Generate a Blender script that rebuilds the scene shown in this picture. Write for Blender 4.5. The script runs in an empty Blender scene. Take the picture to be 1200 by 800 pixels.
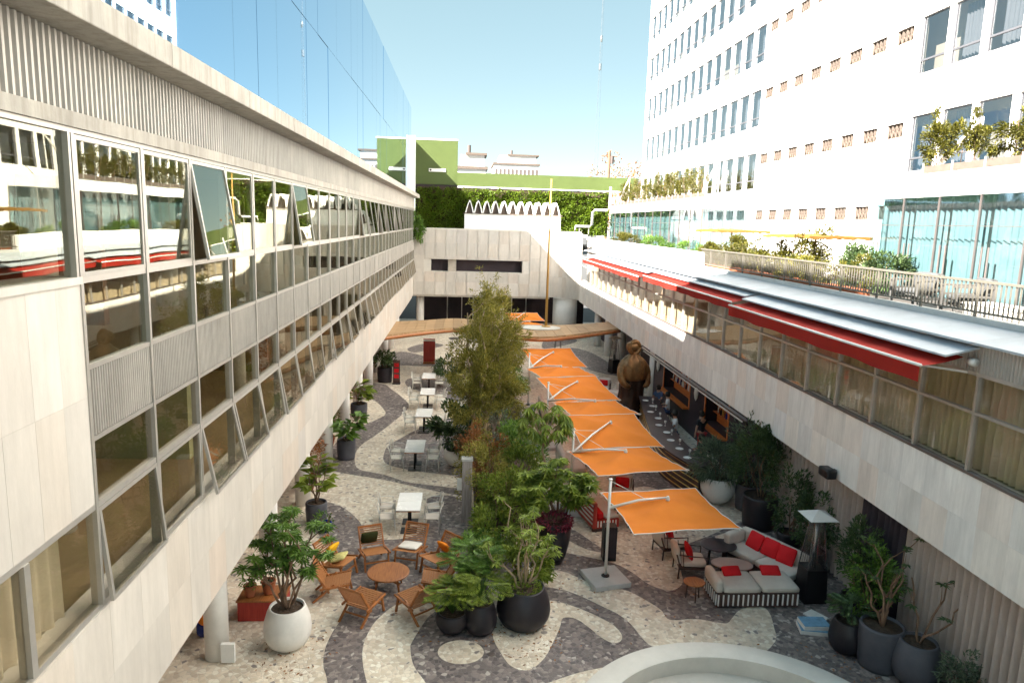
import bpy, bmesh, math, random
from mathutils import Vector, Matrix, Euler, noise as mnoise
random.seed(7)
R = math.radians
S = bpy.context.scene
COL = S.collection
# ------------------------------------------------------------------ camera
CAM_H = 8.5
FPX = 837.0                      # focal length in pixels of the 1200 px wide photograph
_Y = Vector((542-600, 259-400, FPX)).normalized()          # courtyard axis seen by the lens
_D = Vector((449-600, 5432-400, FPX)); _D = (_D - _Y*_D.dot(_Y)).normalized()
_Z = -_D
_X = _Y.cross(_Z)
cam = bpy.data.cameras.new('camera'); camo = bpy.data.objects.new('camera', cam); COL.objects.link(camo)
ex = Vector((_X[0], _Y[0], _Z[0])); ey = -Vector((_X[1], _Y[1], _Z[1])); ez = -Vector((_X[2], _Y[2], _Z[2]))
mw = Matrix((ex, ey, ez)).transposed().to_4x4(); mw.translation = Vector((0, 0, CAM_H))
camo.matrix_world = mw
cam.sensor_width = 36; cam.lens = 36*FPX/1200; cam.clip_start = .05; cam.clip_end = 3000
S.camera = camo
# ------------------------------------------------------------------ sky, sun, exposure
SUN_DX, SUN_DY, SUN_DZ = 1.0, 0.6, -0.98
sd = Vector((SUN_DX, SUN_DY, SUN_DZ)).normalized()
el = math.asin(-sd.z); az = math.atan2(-sd.x, -sd.y)       # where the sun stands
W = bpy.data.worlds.new('World'); S.world = W; W.use_nodes = True
nt = W.node_tree; nt.nodes.clear()
sky = nt.nodes.new('ShaderNodeTexSky'); sky.sky_type = 'NISHITA'; sky.sun_disc = False
sky.sun_elevation = el; sky.sun_rotation = az; sky.altitude = 2200; sky.air_density = .85; sky.dust_density = .25; sky.ozone_density = 1.0
tint = nt.nodes.new('ShaderNodeMix'); tint.data_type = 'RGBA'; tint.blend_type = 'MULTIPLY'
tint.inputs[0].default_value = 1; tint.inputs[7].default_value = (1.0, .80, .56, 1)
bg = nt.nodes.new('ShaderNodeBackground'); bg.inputs[1].default_value = .05
wo = nt.nodes.new('ShaderNodeOutputWorld')
nt.links.new(sky.outputs[0], tint.inputs[6]); flat_sky = nt.nodes.new('ShaderNodeMix'); flat_sky.data_type = 'RGBA'; flat_sky.inputs[0].default_value = .55; flat_sky.inputs[7].default_value = (1.2, 2.0, 2.2, 1)      # constant pale teal mixed in: evens the sky, adds cool fill
nt.links.new(tint.outputs[2], flat_sky.inputs[6]); nt.links.new(flat_sky.outputs[2], bg.inputs[0]); nt.links.new(bg.outputs[0], wo.inputs[0])
sl = bpy.data.lights.new('sun', 'SUN'); sl.energy = 5.0; sl.angle = R(.5); sl.color = (1, .94, .86)
so = bpy.data.objects.new('sun', sl); COL.objects.link(so)
so.rotation_euler = sd.to_track_quat('-Z', 'Y').to_euler(); so.location = (-30, -20, 60)
S.view_settings.view_transform = 'Standard'; S.view_settings.look = 'None'
S.view_settings.exposure = 3.0; S.view_settings.gamma = 1; S.view_settings.use_curve_mapping = False
S.cycles.use_denoising = True
S.cycles.max_bounces = 12; S.cycles.diffuse_bounces = 8; S.cycles.glossy_bounces = 5; S.cycles.transmission_bounces = 6
S.cycles.transparent_max_bounces = 10; S.cycles.caustics_reflective = True; S.cycles.blur_glossy = 1.0; S.cycles.caustics_refractive = False
S.cycles.sample_clamp_indirect = 10
# ------------------------------------------------------------------ helpers
def px(u, v, z=0.0):
    """photo pixel -> point on the level z (direction from the lens, distance from that level)"""
    d = Vector((u-600, v-400, FPX)); r = Vector((d.dot(_X), d.dot(_Y), d.dot(_Z)))
    return r*((CAM_H-z)/-r.z) + Vector((0, 0, CAM_H))
def tag(o, label=None, cat=None, group=None, kind=None):
    if label: o['label'] = label
    if cat: o['category'] = cat
    if group: o['group'] = group
    if kind: o['kind'] = kind
    return o
def thing(name, label, cat, loc=(0, 0, 0), rz=0.0, group=None):
    o = bpy.data.objects.new(name, None); COL.objects.link(o); o.empty_display_size = .2
    o.location = loc; o.rotation_euler = (0, 0, rz)
    return tag(o, label, cat, group)
def inst(src, parent=None, loc=None, rot=None, scale=None):
    c = src.copy(); COL.objects.link(c)
    if parent is not None: c.parent = parent
    if loc is not None: c.location = loc
    if rot is not None: c.rotation_euler = rot
    if scale is not None: c.scale = scale
    return c
def dup(root, loc, rz=0.0, label=None, scale=None):
    def rec(o, par):
        c = o.copy(); COL.objects.link(c); c.parent = par
        for ch in list(o.children): rec(ch, c)
        return c
    r = rec(root, None); r.location = loc; r.rotation_euler = (0, 0, rz)
    if scale: r.scale = (scale, scale, scale)
    if label: r['label'] = label
    return r
class MB:
    def __init__(s): s.v = []; s.f = []; s.m = Matrix()
    def pt(s, p): return tuple(s.m @ Vector(p))
    def add(s, vs, fs):
        b = len(s.v); s.v += [s.pt(p) for p in vs]; s.f += [tuple(i+b for i in f) for f in fs]; return s
    def box(s, x0, x1, y0, y1, z0, z1):
        return s.add([(x0,y0,z0),(x1,y0,z0),(x1,y1,z0),(x0,y1,z0),(x0,y0,z1),(x1,y0,z1),(x1,y1,z1),(x0,y1,z1)],
                     [(0,3,2,1),(4,5,6,7),(0,1,5,4),(1,2,6,5),(2,3,7,6),(3,0,4,7)])
    def quad(s, a, b, c, d): return s.add([a, b, c, d], [(0,1,2,3)])
    def bar(s, p, q, w, h=None, up=(0,0,1)):
        p, q = Vector(p), Vector(q); h = h or w; d = (q-p).normalized(); u = Vector(up)
        if abs(d.dot(u)) > .98: u = Vector((0,1,0))
        a = d.cross(u).normalized()*w/2; b = d.cross(a).normalized()*h/2
        vs = [p-a-b, p+a-b, p+a+b, p-a+b, q-a-b, q+a-b, q+a+b, q-a+b]
        return s.add(vs, [(0,3,2,1),(4,5,6,7),(0,1,5,4),(1,2,6,5),(2,3,7,6),(3,0,4,7)])
    def tube(s, pts, r, n=6, cap=True):
        pts = [Vector(p) for p in pts]; rs = r if isinstance(r, (list, tuple)) else [r]*len(pts); vs = []; fs = []
        ref = Vector((.31, .17, .93))
        for i, p in enumerate(pts):
            d = (pts[min(i+1, len(pts)-1)] - pts[max(i-1, 0)]); d = d.normalized() if d.length > 1e-9 else Vector((0,0,1))
            if abs(d.dot(ref)) > .97: ref = Vector((1, .1, 0))
            a = d.cross(ref).normalized(); b = d.cross(a)
            for k in range(n):
                t = 2*math.pi*k/n; vs.append(p + (a*math.cos(t)+b*math.sin(t))*rs[i])
        for i in range(len(pts)-1):
            for k in range(n): fs.append((i*n+k, i*n+(k+1) % n, (i+1)*n+(k+1) % n, (i+1)*n+k))
        if cap: fs.append(tuple(range(n))[::-1]); fs.append(tuple((len(pts)-1)*n+k for k in range(n)))
        return s.add(vs, fs)
    def lathe(s, prof, n=24, c=(0,0,0), sx=1, sy=1):
        vs = []; fs = []
        for (r, z) in prof:
            for k in range(n):
                t = 2*math.pi*k/n; vs.append((c[0]+r*math.cos(t)*sx, c[1]+r*math.sin(t)*sy, c[2]+z))
        for i in range(len(prof)-1):
            for k in range(n): fs.append((i*n+k, i*n+(k+1) % n, (i+1)*n+(k+1) % n, (i+1)*n+k))
        if prof[0][0] > 1e-4: fs.append(tuple(range(n))[::-1])
        if prof[-1][0] > 1e-4: fs.append(tuple((len(prof)-1)*n+k for k in range(n)))
        return s.add(vs, fs)
    def prism(s, poly, z0, z1):
        n = len(poly); a = sum(poly[i][0]*poly[(i+1) % n][1]-poly[(i+1) % n][0]*poly[i][1] for i in range(n))
        if a < 0: poly = poly[::-1]
        vs = [(p[0], p[1], z0) for p in poly] + [(p[0], p[1], z1) for p in poly]
        return s.add(vs, [tuple(range(n))[::-1], tuple(range(n, 2*n))] + [(i, (i+1) % n, n+(i+1) % n, n+i) for i in range(n)])
    def sheet(s, fn, nu, nv):
        vs = [fn(i/nu, j/nv) for j in range(nv+1) for i in range(nu+1)]
        return s.add(vs, [(j*(nu+1)+i, j*(nu+1)+i+1, (j+1)*(nu+1)+i+1, (j+1)*(nu+1)+i) for j in range(nv) for i in range(nu)])
    def build(s, name, mat, parent=None, smooth=False, loc=None, bevel=0, solid=0, sub=0, auto=None):
        me = bpy.data.meshes.new(name); me.from_pydata(s.v, [], s.f); me.update()
        if smooth: me.polygons.foreach_set('use_smooth', [True]*len(me.polygons))
        if auto:
            bm = bmesh.new(); bm.from_mesh(me); bmesh.ops.recalc_face_normals(bm, faces=bm.faces[:])
            bm.to_mesh(me); bm.free()
            me.polygons.foreach_set('use_smooth', [True]*len(me.polygons)); me.set_sharp_from_angle(angle=R(auto))
        me.materials.append(mat)
        o = bpy.data.objects.new(name, me); COL.objects.link(o)
        if parent is not None: o.parent = parent
        if loc is not None: o.location = loc
        if solid: m = o.modifiers.new('s', 'SOLIDIFY'); m.thickness = solid; m.offset = 0
        if bevel: m = o.modifiers.new('b', 'BEVEL'); m.width = bevel; m.segments = 2; m.limit_method = 'ANGLE'
        if sub: m = o.modifiers.new('u', 'SUBSURF'); m.levels = sub; m.render_levels = sub
        return o
def rbox(mb, x0, x1, y0, y1, z0, z1, r=.05, puff=0.0, n=5):
    """cushion-like rounded box"""
    cx, cy, cz = (x0+x1)/2, (y0+y1)/2, (z0+z1)/2; hx, hy, hz = (x1-x0)/2, (y1-y0)/2, (z1-z0)/2
    bm = bmesh.new(); bmesh.ops.create_cube(bm, size=2); bmesh.ops.subdivide_edges(bm, edges=bm.edges[:], cuts=n, use_grid_fill=True)
    for v in bm.verts:
        p = Vector((v.co.x*hx, v.co.y*hy, v.co.z*hz))
        q = Vector((max(-hx+r, min(hx-r, p.x)), max(-hy+r, min(hy-r, p.y)), max(-hz+r, min(hz-r, p.z))))
        d = p-q
        if d.length > 1e-9: p = q + d.normalized()*r
        if puff:
            w = max(0, 1-(v.co.x)**2)*max(0, 1-(v.co.y)**2); p.z += puff*w*(1 if v.co.z > 0 else -1)*abs(v.co.z)
        v.co = p + Vector((cx, cy, cz))
    vs = [tuple(v.co) for v in bm.verts]; bm.verts.index_update(); fs = [tuple(v.index for v in f.verts) for f in bm.faces]; bm.free()
    return mb.add(vs, fs)
def smooth_poly(pts, k=5):
    n = len(pts); out = []
    for i in range(n):
        p0, p1, p2, p3 = [Vector(pts[(i+j-1) % n]) for j in range(4)]
        for q in range(k):
            t = q/k
            out.append(.5*((2*p1)+(p2-p0)*t+(2*p0-5*p1+4*p2-p3)*t*t+(3*p1-p0-3*p2+p3)*t*t*t))
    return out
# ------------------------------------------------------------------ materials
MATS = {}
def nodes(name):
    m = bpy.data.materials.new(name); m.use_nodes = True; t = m.node_tree; b = t.nodes['Principled BSDF']; MATS[name] = m
    return m, t, b
def N(t, typ, **kw):
    n = t.nodes.new(typ)
    for k, v in kw.items(): setattr(n, k, v)
    return n
def ramp(t, stops, interp='LINEAR'):
    r = N(t, 'ShaderNodeValToRGB'); r.color_ramp.interpolation = interp; e = r.color_ramp.elements
    while len(e) > len(stops): e.remove(e[-1])
    while len(e) < len(stops): e.new(.5)
    for x, (p, c) in zip(e, stops): x.position = p; x.color = (*c, 1)
    return r
def mul(c, f): return tuple(min(1, x*f) for x in c)
def mat(name, col, rough=.6, metal=0.0, var=.12, scale=6.0, bump=.0, bscale=40.0, spec=.4, orand=0.0, dirt=0.0, stretch=(1,1,1), island=0.0, coat=0.0, streak=0.0):
    """flat colour + noise mottling + per-object / per-island variation + fine relief"""
    m, t, b = nodes(name); L = t.links.new
    tc = N(t, 'ShaderNodeTexCoord'); mp = N(t, 'ShaderNodeMapping'); mp.inputs['Scale'].default_value = stretch
    L(tc.outputs['Object'], mp.inputs[0])
    nz = N(t, 'ShaderNodeTexNoise'); nz.inputs['Scale'].default_value = scale; nz.inputs['Detail'].default_value = 6; nz.inputs['Roughness'].default_value = .65
    if orand:
        oi = N(t, 'ShaderNodeObjectInfo'); ad = N(t, 'ShaderNodeVectorMath', operation='SCALE'); ad.inputs[3].default_value = 37
        cb = N(t, 'ShaderNodeCombineXYZ'); L(oi.outputs['Random'], cb.inputs[0]); L(oi.outputs['Random'], cb.inputs[1]); L(cb.outputs[0], ad.inputs[0])
        av = N(t, 'ShaderNodeVectorMath', operation='ADD'); L(mp.outputs[0], av.inputs[0]); L(ad.outputs[0], av.inputs[1]); L(av.outputs[0], nz.inputs[0]); vec = av.outputs[0]
    else: L(mp.outputs[0], nz.inputs[0]); vec = mp.outputs[0]
    rp = ramp(t, [(.3, mul(col, 1-var)), (.7, mul(col, 1+var))]); L(nz.outputs[0], rp.inputs[0]); out = rp.outputs[0]
    def scaled(val, amount):
        nonlocal out
        mr = N(t, 'ShaderNodeMapRange'); mr.inputs[3].default_value = 1-amount; mr.inputs[4].default_value = 1+amount; L(val, mr.inputs[0])
        mx = N(t, 'ShaderNodeVectorMath', operation='SCALE'); L(out, mx.inputs[0]); L(mr.outputs[0], mx.inputs[3]); out = mx.outputs[0]
    if orand: scaled(oi.outputs['Random'], orand)
    if island: g = N(t, 'ShaderNodeNewGeometry'); scaled(g.outputs['Random Per Island'], island)
    if dirt:
        n2 = N(t, 'ShaderNodeTexNoise'); n2.inputs['Scale'].default_value = scale*.35; n2.inputs['Detail'].default_value = 8; n2.inputs['Roughness'].default_value = .75; L(vec, n2.inputs[0])
        r2 = ramp(t, [(.42, (1-dirt,)*3), (.6, (1, 1, 1))]); L(n2.outputs[0], r2.inputs[0])
        mx = N(t, 'ShaderNodeVectorMath', operation='MULTIPLY'); L(out, mx.inputs[0]); L(r2.outputs[0], mx.inputs[1]); out = mx.outputs[0]
    if streak:      # rain streaks and grime
        m3 = N(t, 'ShaderNodeMapping'); m3.inputs['Scale'].default_value = (7, 7, .5); L(vec, m3.inputs[0]); n3 = N(t, 'ShaderNodeTexNoise'); n3.inputs['Scale'].default_value = 1.0; n3.inputs['Detail'].default_value = 6; n3.inputs['Roughness'].default_value = .7; L(m3.outputs[0], n3.inputs[0])
        r3 = ramp(t, [(.36, (1-streak, 1-streak*1.05, 1-streak*1.15)), (.56, (1, 1, 1))]); L(n3.outputs[0], r3.inputs[0]); mx = N(t, 'ShaderNodeVectorMath', operation='MULTIPLY'); L(out, mx.inputs[0]); L(r3.outputs[0], mx.inputs[1]); out = mx.outputs[0]
    L(out, b.inputs['Base Color'])
    b.inputs['Roughness'].default_value = rough; b.inputs['Metallic'].default_value = metal; b.inputs['Specular IOR Level'].default_value = spec
    if coat: b.inputs['Coat Weight'].default_value = coat; b.inputs['Coat Roughness'].default_value = .15
    rr = N(t, 'ShaderNodeMapRange'); rr.inputs[3].default_value = max(.02, rough-.1); rr.inputs[4].default_value = min(1, rough+.1); L(nz.outputs[0], rr.inputs[0]); L(rr.outputs[0], b.inputs['Roughness'])
    if bump:
        nb = N(t, 'ShaderNodeTexNoise'); nb.inputs['Scale'].default_value = bscale; nb.inputs['Detail'].default_value = 5; L(mp.outputs[0], nb.inputs[0])
        bp = N(t, 'ShaderNodeBump'); bp.inputs['Strength'].default_value = bump; bp.inputs['Distance'].default_value = .02; L(nb.outputs[0], bp.inputs['Height']); L(bp.outputs[0], b.inputs['Normal'])
    return m
def glass(name, tint, refl, ior=1.6, rough=.01, wav=0.0, gcol=(.95, .97, 1)):
    """thin pane: tinted see-through + Fresnel reflection"""
    m, t, b = nodes(name); L = t.links.new; t.nodes.remove(b); o = t.nodes['Material Output']
    tr = N(t, 'ShaderNodeBsdfTransparent'); tr.inputs[0].default_value = (*tint, 1)
    gl = N(t, 'ShaderNodeBsdfGlossy'); gl.inputs[0].default_value = (*gcol, 1); gl.inputs[1].default_value = rough
    fr = N(t, 'ShaderNodeLayerWeight'); fr.inputs[0].default_value = .5
    pw_ = N(t, 'ShaderNodeMath', operation='POWER'); pw_.inputs[1].default_value = ior; L(fr.outputs['Facing'], pw_.inputs[0])
    mr = N(t, 'ShaderNodeMapRange'); mr.inputs[3].default_value = refl; mr.inputs[4].default_value = .85; L(pw_.outputs[0], mr.inputs[0])
    if wav:
        oi = N(t, 'ShaderNodeObjectInfo'); tc = N(t, 'ShaderNodeTexCoord'); nz = N(t, 'ShaderNodeTexNoise'); nz.inputs['Scale'].default_value = .8; nz.inputs['Detail'].default_value = 1
        nz.noise_dimensions = '4D'; mm = N(t, 'ShaderNodeMath', operation='MULTIPLY'); mm.inputs[1].default_value = 50; L(oi.outputs['Random'], mm.inputs[0]); L(mm.outputs[0], nz.inputs['W']); L(tc.outputs['Object'], nz.inputs[0])
        bp = N(t, 'ShaderNodeBump'); bp.inputs['Strength'].default_value = 1; bp.inputs['Distance'].default_value = wav; L(nz.outputs[0], bp.inputs['Height']); L(bp.outputs[0], gl.inputs['Normal'])
    mx = N(t, 'ShaderNodeMixShader'); L(mr.outputs[0], mx.inputs[0]); L(tr.outputs[0], mx.inputs[1]); L(gl.outputs[0], mx.inputs[2]); L(mx.outputs[0], o.inputs[0])
    return m
def leafmat(name, c0, c1, rough=.45, trans=.3):
    m, t, b = nodes(name); L = t.links.new; o = t.nodes['Material Output']
    g = N(t, 'ShaderNodeNewGeometry'); tc = N(t, 'ShaderNodeTexCoord'); nz = N(t, 'ShaderNodeTexNoise'); nz.inputs['Scale'].default_value = 1.7; L(tc.outputs['Object'], nz.inputs[0])
    a = N(t, 'ShaderNodeMath', operation='MULTIPLY'); a.inputs[1].default_value = .6; L(g.outputs['Random Per Island'], a.inputs[0])
    a2 = N(t, 'ShaderNodeMath', operation='MULTIPLY_ADD'); a2.inputs[1].default_value = .5; L(nz.outputs[0], a2.inputs[0]); L(a.outputs[0], a2.inputs[2])
    mid = tuple((x+y)/2 for x, y in zip(c0, c1)); r = ramp(t, [(.1, c0), (.5, mid), (.85, c1)]); L(a2.outputs[0], r.inputs[0])
    L(r.outputs[0], b.inputs['Base Color']); b.inputs['Roughness'].default_value = rough; b.inputs['Specular IOR Level'].default_value = .35
    tl = N(t, 'ShaderNodeBsdfTranslucent'); L(r.outputs[0], tl.inputs[0]); mx = N(t, 'ShaderNodeMixShader'); mx.inputs[0].default_value = trans
    L(b.outputs[0], mx.inputs[1]); L(tl.outputs[0], mx.inputs[2]); L(mx.outputs[0], o.inputs[0])
    return m
def cloth(name, col, trans=.25, var=.08, scale=3, wave=0.0):
    m = mat(name, col, .85, 0, var, scale, bump=.12, bscale=120, spec=.2); t = m.node_tree; L = t.links.new
    b = t.nodes['Principled BSDF']; o = t.nodes['Material Output']
    tl = N(t, 'ShaderNodeBsdfTranslucent'); tl.inputs[0].default_value = (*col, 1)
    mx = N(t, 'ShaderNodeMixShader'); mx.inputs[0].default_value = trans; L(b.outputs[0], mx.inputs[1]); L(tl.outputs[0], mx.inputs[2]); L(mx.outputs[0], o.inputs[0])
    return m
def terrazzo(name, cells, scale, grout, rough=.55):
    """broken stone set in mortar: every chip its own colour, mortar slightly recessed"""
    m, t, b = nodes(name); L = t.links.new
    tc = N(t, 'ShaderNodeTexCoord'); nz = N(t, 'ShaderNodeTexNoise'); nz.inputs['Scale'].default_value = 3; L(tc.outputs['Object'], nz.inputs[0])
    mxv = N(t, 'ShaderNodeMix', data_type='RGBA', blend_type='LINEAR_LIGHT'); mxv.inputs[0].default_value = .06; L(tc.outputs['Object'], mxv.inputs[6]); L(nz.outputs[1], mxv.inputs[7])
    v = N(t, 'ShaderNodeTexVoronoi'); v.inputs['Scale'].default_value = scale; L(mxv.outputs[2], v.inputs[0])
    e = N(t, 'ShaderNodeTexVoronoi', feature='DISTANCE_TO_EDGE'); e.inputs['Scale'].default_value = scale; L(mxv.outputs[2], e.inputs[0])
    sp = N(t, 'ShaderNodeSeparateColor'); L(v.outputs['Color'], sp.inputs[0])
    rp = ramp(t, cells, 'CONSTANT'); L(sp.outputs[0], rp.inputs[0])
    er = ramp(t, [(.02, (1, 1, 1)), (.07, (0, 0, 0))]); L(e.outputs[0], er.inputs[0])
    mx = N(t, 'ShaderNodeMix', data_type='RGBA'); L(er.outputs[0], mx.inputs[0]); L(rp.outputs[0], mx.inputs[6]); mx.inputs[7].default_value = (*grout, 1)
    n2 = N(t, 'ShaderNodeTexNoise'); n2.inputs['Scale'].default_value = .55; n2.inputs['Detail'].default_value = 9; n2.inputs['Roughness'].default_value = .7; L(tc.outputs['Object'], n2.inputs[0])
    r2 = ramp(t, [(.35, (.80, .77, .74)), (.62, (1.08, 1.06, 1.02))]); L(n2.outputs[0], r2.inputs[0])
    m2 = N(t, 'ShaderNodeVectorMath', operation='MULTIPLY'); L(mx.outputs[2], m2.inputs[0]); L(r2.outputs[0], m2.inputs[1]); L(m2.outputs[0], b.inputs['Base Color'])
    b.inputs['Roughness'].default_value = rough
    bp = N(t, 'ShaderNodeBump'); bp.inputs['Strength'].default_value = .5; bp.inputs['Distance'].default_value = .01; bp.invert = True; L(er.outputs[0], bp.inputs['Height']); L(bp.outputs[0], b.inputs['Normal'])
    return m
def wood(name, col, col2, scale=3, axis=1, rough=.5, coat=0.0):
    m, t, b = nodes(name); L = t.links.new
    tc = N(t, 'ShaderNodeTexCoord'); mp = N(t, 'ShaderNodeMapping'); s = [scale*6]*3; s[axis] = scale*.6; mp.inputs['Scale'].default_value = s; L(tc.outputs['Object'], mp.inputs[0])
    nz = N(t, 'ShaderNodeTexNoise'); nz.inputs['Scale'].default_value = 1.5; nz.inputs['Detail'].default_value = 7; nz.inputs['Distortion'].default_value = .6; L(mp.outputs[0], nz.inputs[0])
    r = ramp(t, [(.3, col), (.7, col2)]); L(nz.outputs[0], r.inputs[0])
    oi = N(t, 'ShaderNodeObjectInfo'); mr = N(t, 'ShaderNodeMapRange'); mr.inputs[3].default_value = .82; mr.inputs[4].default_value = 1.15; L(oi.outputs['Random'], mr.inputs[0])
    sc = N(t, 'ShaderNodeVectorMath', operation='SCALE'); L(r.outputs[0], sc.inputs[0]); L(mr.outputs[0], sc.inputs[3]); L(sc.outputs[0], b.inputs['Base Color'])
    b.inputs['Roughness'].default_value = rough; b.inputs['Coat Weight'].default_value = coat
    bp = N(t, 'ShaderNodeBump'); bp.inputs['Strength'].default_value = .15; L(nz.outputs[0], bp.inputs['Height']); L(bp.outputs[0], b.inputs['Normal'])
    return m
CREAM, GREY = (.62, .55, .45), (.3, .29, .3)
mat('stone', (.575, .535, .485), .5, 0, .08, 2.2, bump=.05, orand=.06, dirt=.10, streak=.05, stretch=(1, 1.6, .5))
def warm_panels(m):
    t = m.node_tree; L = t.links.new; b = t.nodes['Principled BSDF']; src = b.inputs['Base Color'].links[0].from_socket
    oi = N(t, 'ShaderNodeObjectInfo'); ma = N(t, 'ShaderNodeMath', operation='MULTIPLY'); ma.inputs[1].default_value = 7.31; L(oi.outputs['Random'], ma.inputs[0]); fr = N(t, 'ShaderNodeMath', operation='FRACT'); L(ma.outputs[0], fr.inputs[0])
    r = ramp(t, [(0, (1, 1, 1)), (.62, (1, .99, .98)), (.8, (1.0, .96, .92)), (.94, (1.0, .92, .87)), (1, (.96, .97, 1.0))]); L(fr.outputs[0], r.inputs[0])
    mx = N(t, 'ShaderNodeVectorMath', operation='MULTIPLY'); L(src, mx.inputs[0]); L(r.outputs[0], mx.inputs[1]); L(mx.outputs[0], b.inputs['Base Color'])
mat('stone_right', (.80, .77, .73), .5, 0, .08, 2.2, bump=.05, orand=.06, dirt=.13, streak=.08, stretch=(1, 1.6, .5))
warm_panels(MATS['stone']); warm_panels(MATS['stone_right'])
mat('terrace_tile', (.055, .046, .04), .7, 0, .15, 2)
mat('chair_paint', (.075, .072, .068), .5)
mat('coping_stone', (.44, .41, .36), .7, 0, .08, 2, bump=.08, dirt=.2, streak=.25, orand=.05)
mat('plaster', (.66, .62, .56), .75, 0, .06, 1.5, bump=.08, bscale=25, dirt=.1)
mat('white_wall', (.84, .82, .79), .8, 0, .03, 1.2, bump=.05, bscale=30, dirt=.04)
mat('white_paint', (.78, .76, .72), .5, 0, .05, 5, dirt=.06)
mat('frame_grey', (.10, .10, .11), .45, .2, .08, 6)
mat('alu', (.46, .435, .40), .38, .55, .08, 6, orand=.06)
mat('core_blue', (.16, .22, .28), .5)
mat('alu_dark', (.16, .13, .12), .4, .4, .1, 6)
mat('corrugated', (.46, .43, .39), .42, .35, .07, 2, orand=.08, dirt=.14, streak=.16)
mat('metal_sheet', (.44, .475, .51), .6, .1, .08, 1.6, orand=.08, dirt=.14)
mat('terrace_rail', (.13, .118, .095), .5, .1, .06, 6, dirt=.1)
mat('rail_paint', (.72, .67, .58), .5, .1, .06, 6, dirt=.1)
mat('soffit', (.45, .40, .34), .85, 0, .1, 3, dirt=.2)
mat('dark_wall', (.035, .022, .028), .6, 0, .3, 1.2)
mat('brown_wall', (.20, .09, .045), .5, 0, .35, 1.6, stretch=(1, 1, .3))
mat('interior', (.34, .28, .20), .8, 0, .15, .8)
mat('interior_floor', (.34, .25, .15), .35, 0, .2, .7)
mat('interior_green', (.34, .34, .2), .7, 0, .1, 1)
glass('pane_left', (.88, .88, .83), .11, 2.6, .008, .004, (.58, .585, .50))
glass('pane_low', (.94, .925, .88), .03, 4.0, .008, .003, (.65, .6, .5))
glass('pane_right', (.93, .91, .87), .05, 4.0, .02, .004)
glass('pane_tower', (.90, .915, .93), .14, 3.5, .03, .002)
glass('pane_teal', (.72, .83, .845), .08, 3.5, .03, .003)
m_, t_, b_ = nodes('mirror_glass')
b_.inputs['Base Color'].default_value = (.42, .62, .82, 1); b_.inputs['Metallic'].default_value = 1; b_.inputs['Roughness'].default_value = .015
_oi = N(t_, 'ShaderNodeObjectInfo'); _tc = N(t_, 'ShaderNodeTexCoord'); _nz = N(t_, 'ShaderNodeTexNoise', noise_dimensions='4D'); _nz.inputs['Scale'].default_value = .35; _nz.inputs['Detail'].default_value = 1
_mm = N(t_, 'ShaderNodeMath', operation='MULTIPLY'); _mm.inputs[1].default_value = 90; t_.links.new(_oi.outputs['Random'], _mm.inputs[0]); t_.links.new(_mm.outputs[0], _nz.inputs['W']); t_.links.new(_tc.outputs['Object'], _nz.inputs[0])
_bp = N(t_, 'ShaderNodeBump'); _bp.inputs['Strength'].default_value = .6; _bp.inputs['Distance'].default_value = .004; t_.links.new(_nz.outputs[0], _bp.inputs['Height']); t_.links.new(_bp.outputs[0], b_.inputs['Normal'])
cloth('curtain_beige', (.68, .60, .47), .3); cloth('curtain_white', (.44, .45, .45), .25); cloth('curtain_tower', (.15, .15, .152), .2); cloth('curtain_taupe', (.50, .42, .37), .1); cloth('curtain_dark', (.07, .055, .065), .05)
cloth('orange_canvas', (.97, .28, .045), .34, .12, 1.1); cloth('red_canvas', (.34, .020, .012), .2, .1, 2); cloth('yellow_canvas', (.26, .14, .035), .3)
cloth('white_canvas', (.78, .74, .68), .2); cloth('cream_cushion', (.60, .53, .46), .05); cloth('red_cushion', (.60, .015, .02), .03); cloth('green_cushion', (.035, .04, .012), .03)
cloth('yellow_cushion', (.80, .42, .02), .05); cloth('lime_cushion', (.55, .50, .20), .05, .25, 14); cloth('orange_cushion', (.75, .22, .02), .05); cloth('grey_canvas', (.085, .088, .09), .2)
terrazzo('paving_cream', [(0, (.60, .52, .41)), (.25, (.74, .67, .56)), (.5, (.68, .59, .48)), (.72, (.79, .75, .66)), (.88, (.54, .45, .36)), (.965, (.26, .23, .22))], 11, (.62, .57, .49))
terrazzo('paving_dark', [(0, (.16, .135, .132)), (.3, (.23, .195, .185)), (.55, (.115, .096, .10)), (.78, (.30, .26, .24)), (.93, (.44, .40, .37))], 11, (.19, .168, .165))
mat('concrete', (.58, .55, .49), .7, 0, .08, 3, bump=.1, bscale=30, dirt=.1)
mat('concrete_grey', (.50, .49, .47), .6, 0, .08, 4, bump=.08, dirt=.08)
mat('asphalt', (.06, .06, .06), .9, 0, .2, 2)
wood('teak', (.24, .075, .017), (.40, .15, .04), 4, 1, .45, .1); wood('teak_weave', (.27, .10, .03), (.42, .18, .06), 14, 0, .6)
wood('bridge_wood', (.26, .155, .07), (.44, .28, .14), 1.0, 0, .65); wood('dark_wood', (.045, .022, .018), (.09, .045, .035), 4, 2, .5); wood('orange_wood', (.50, .12, .02), (.70, .20, .035), 2, 1, .4)
wood('red_wood', (.30, .022, .016), (.42, .04, .025), 3, 2, .45)
wood('post_wood', (.22, .19, .18), (.36, .32, .30), 3, 2, .8)
mat('black_metal', (.02, .018, .02), .4, .3, .1, 6); mat('white_metal', (.70, .68, .64), .35, .2, .05, 6); mat('steel', (.45, .45, .45), .25, .9, .05, 6); mat('ochre', (.40, .23, .055), .5, 0, .12, 4)
mat('gold', (.60, .36, .09), .3, .8, .1, 8)
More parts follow.
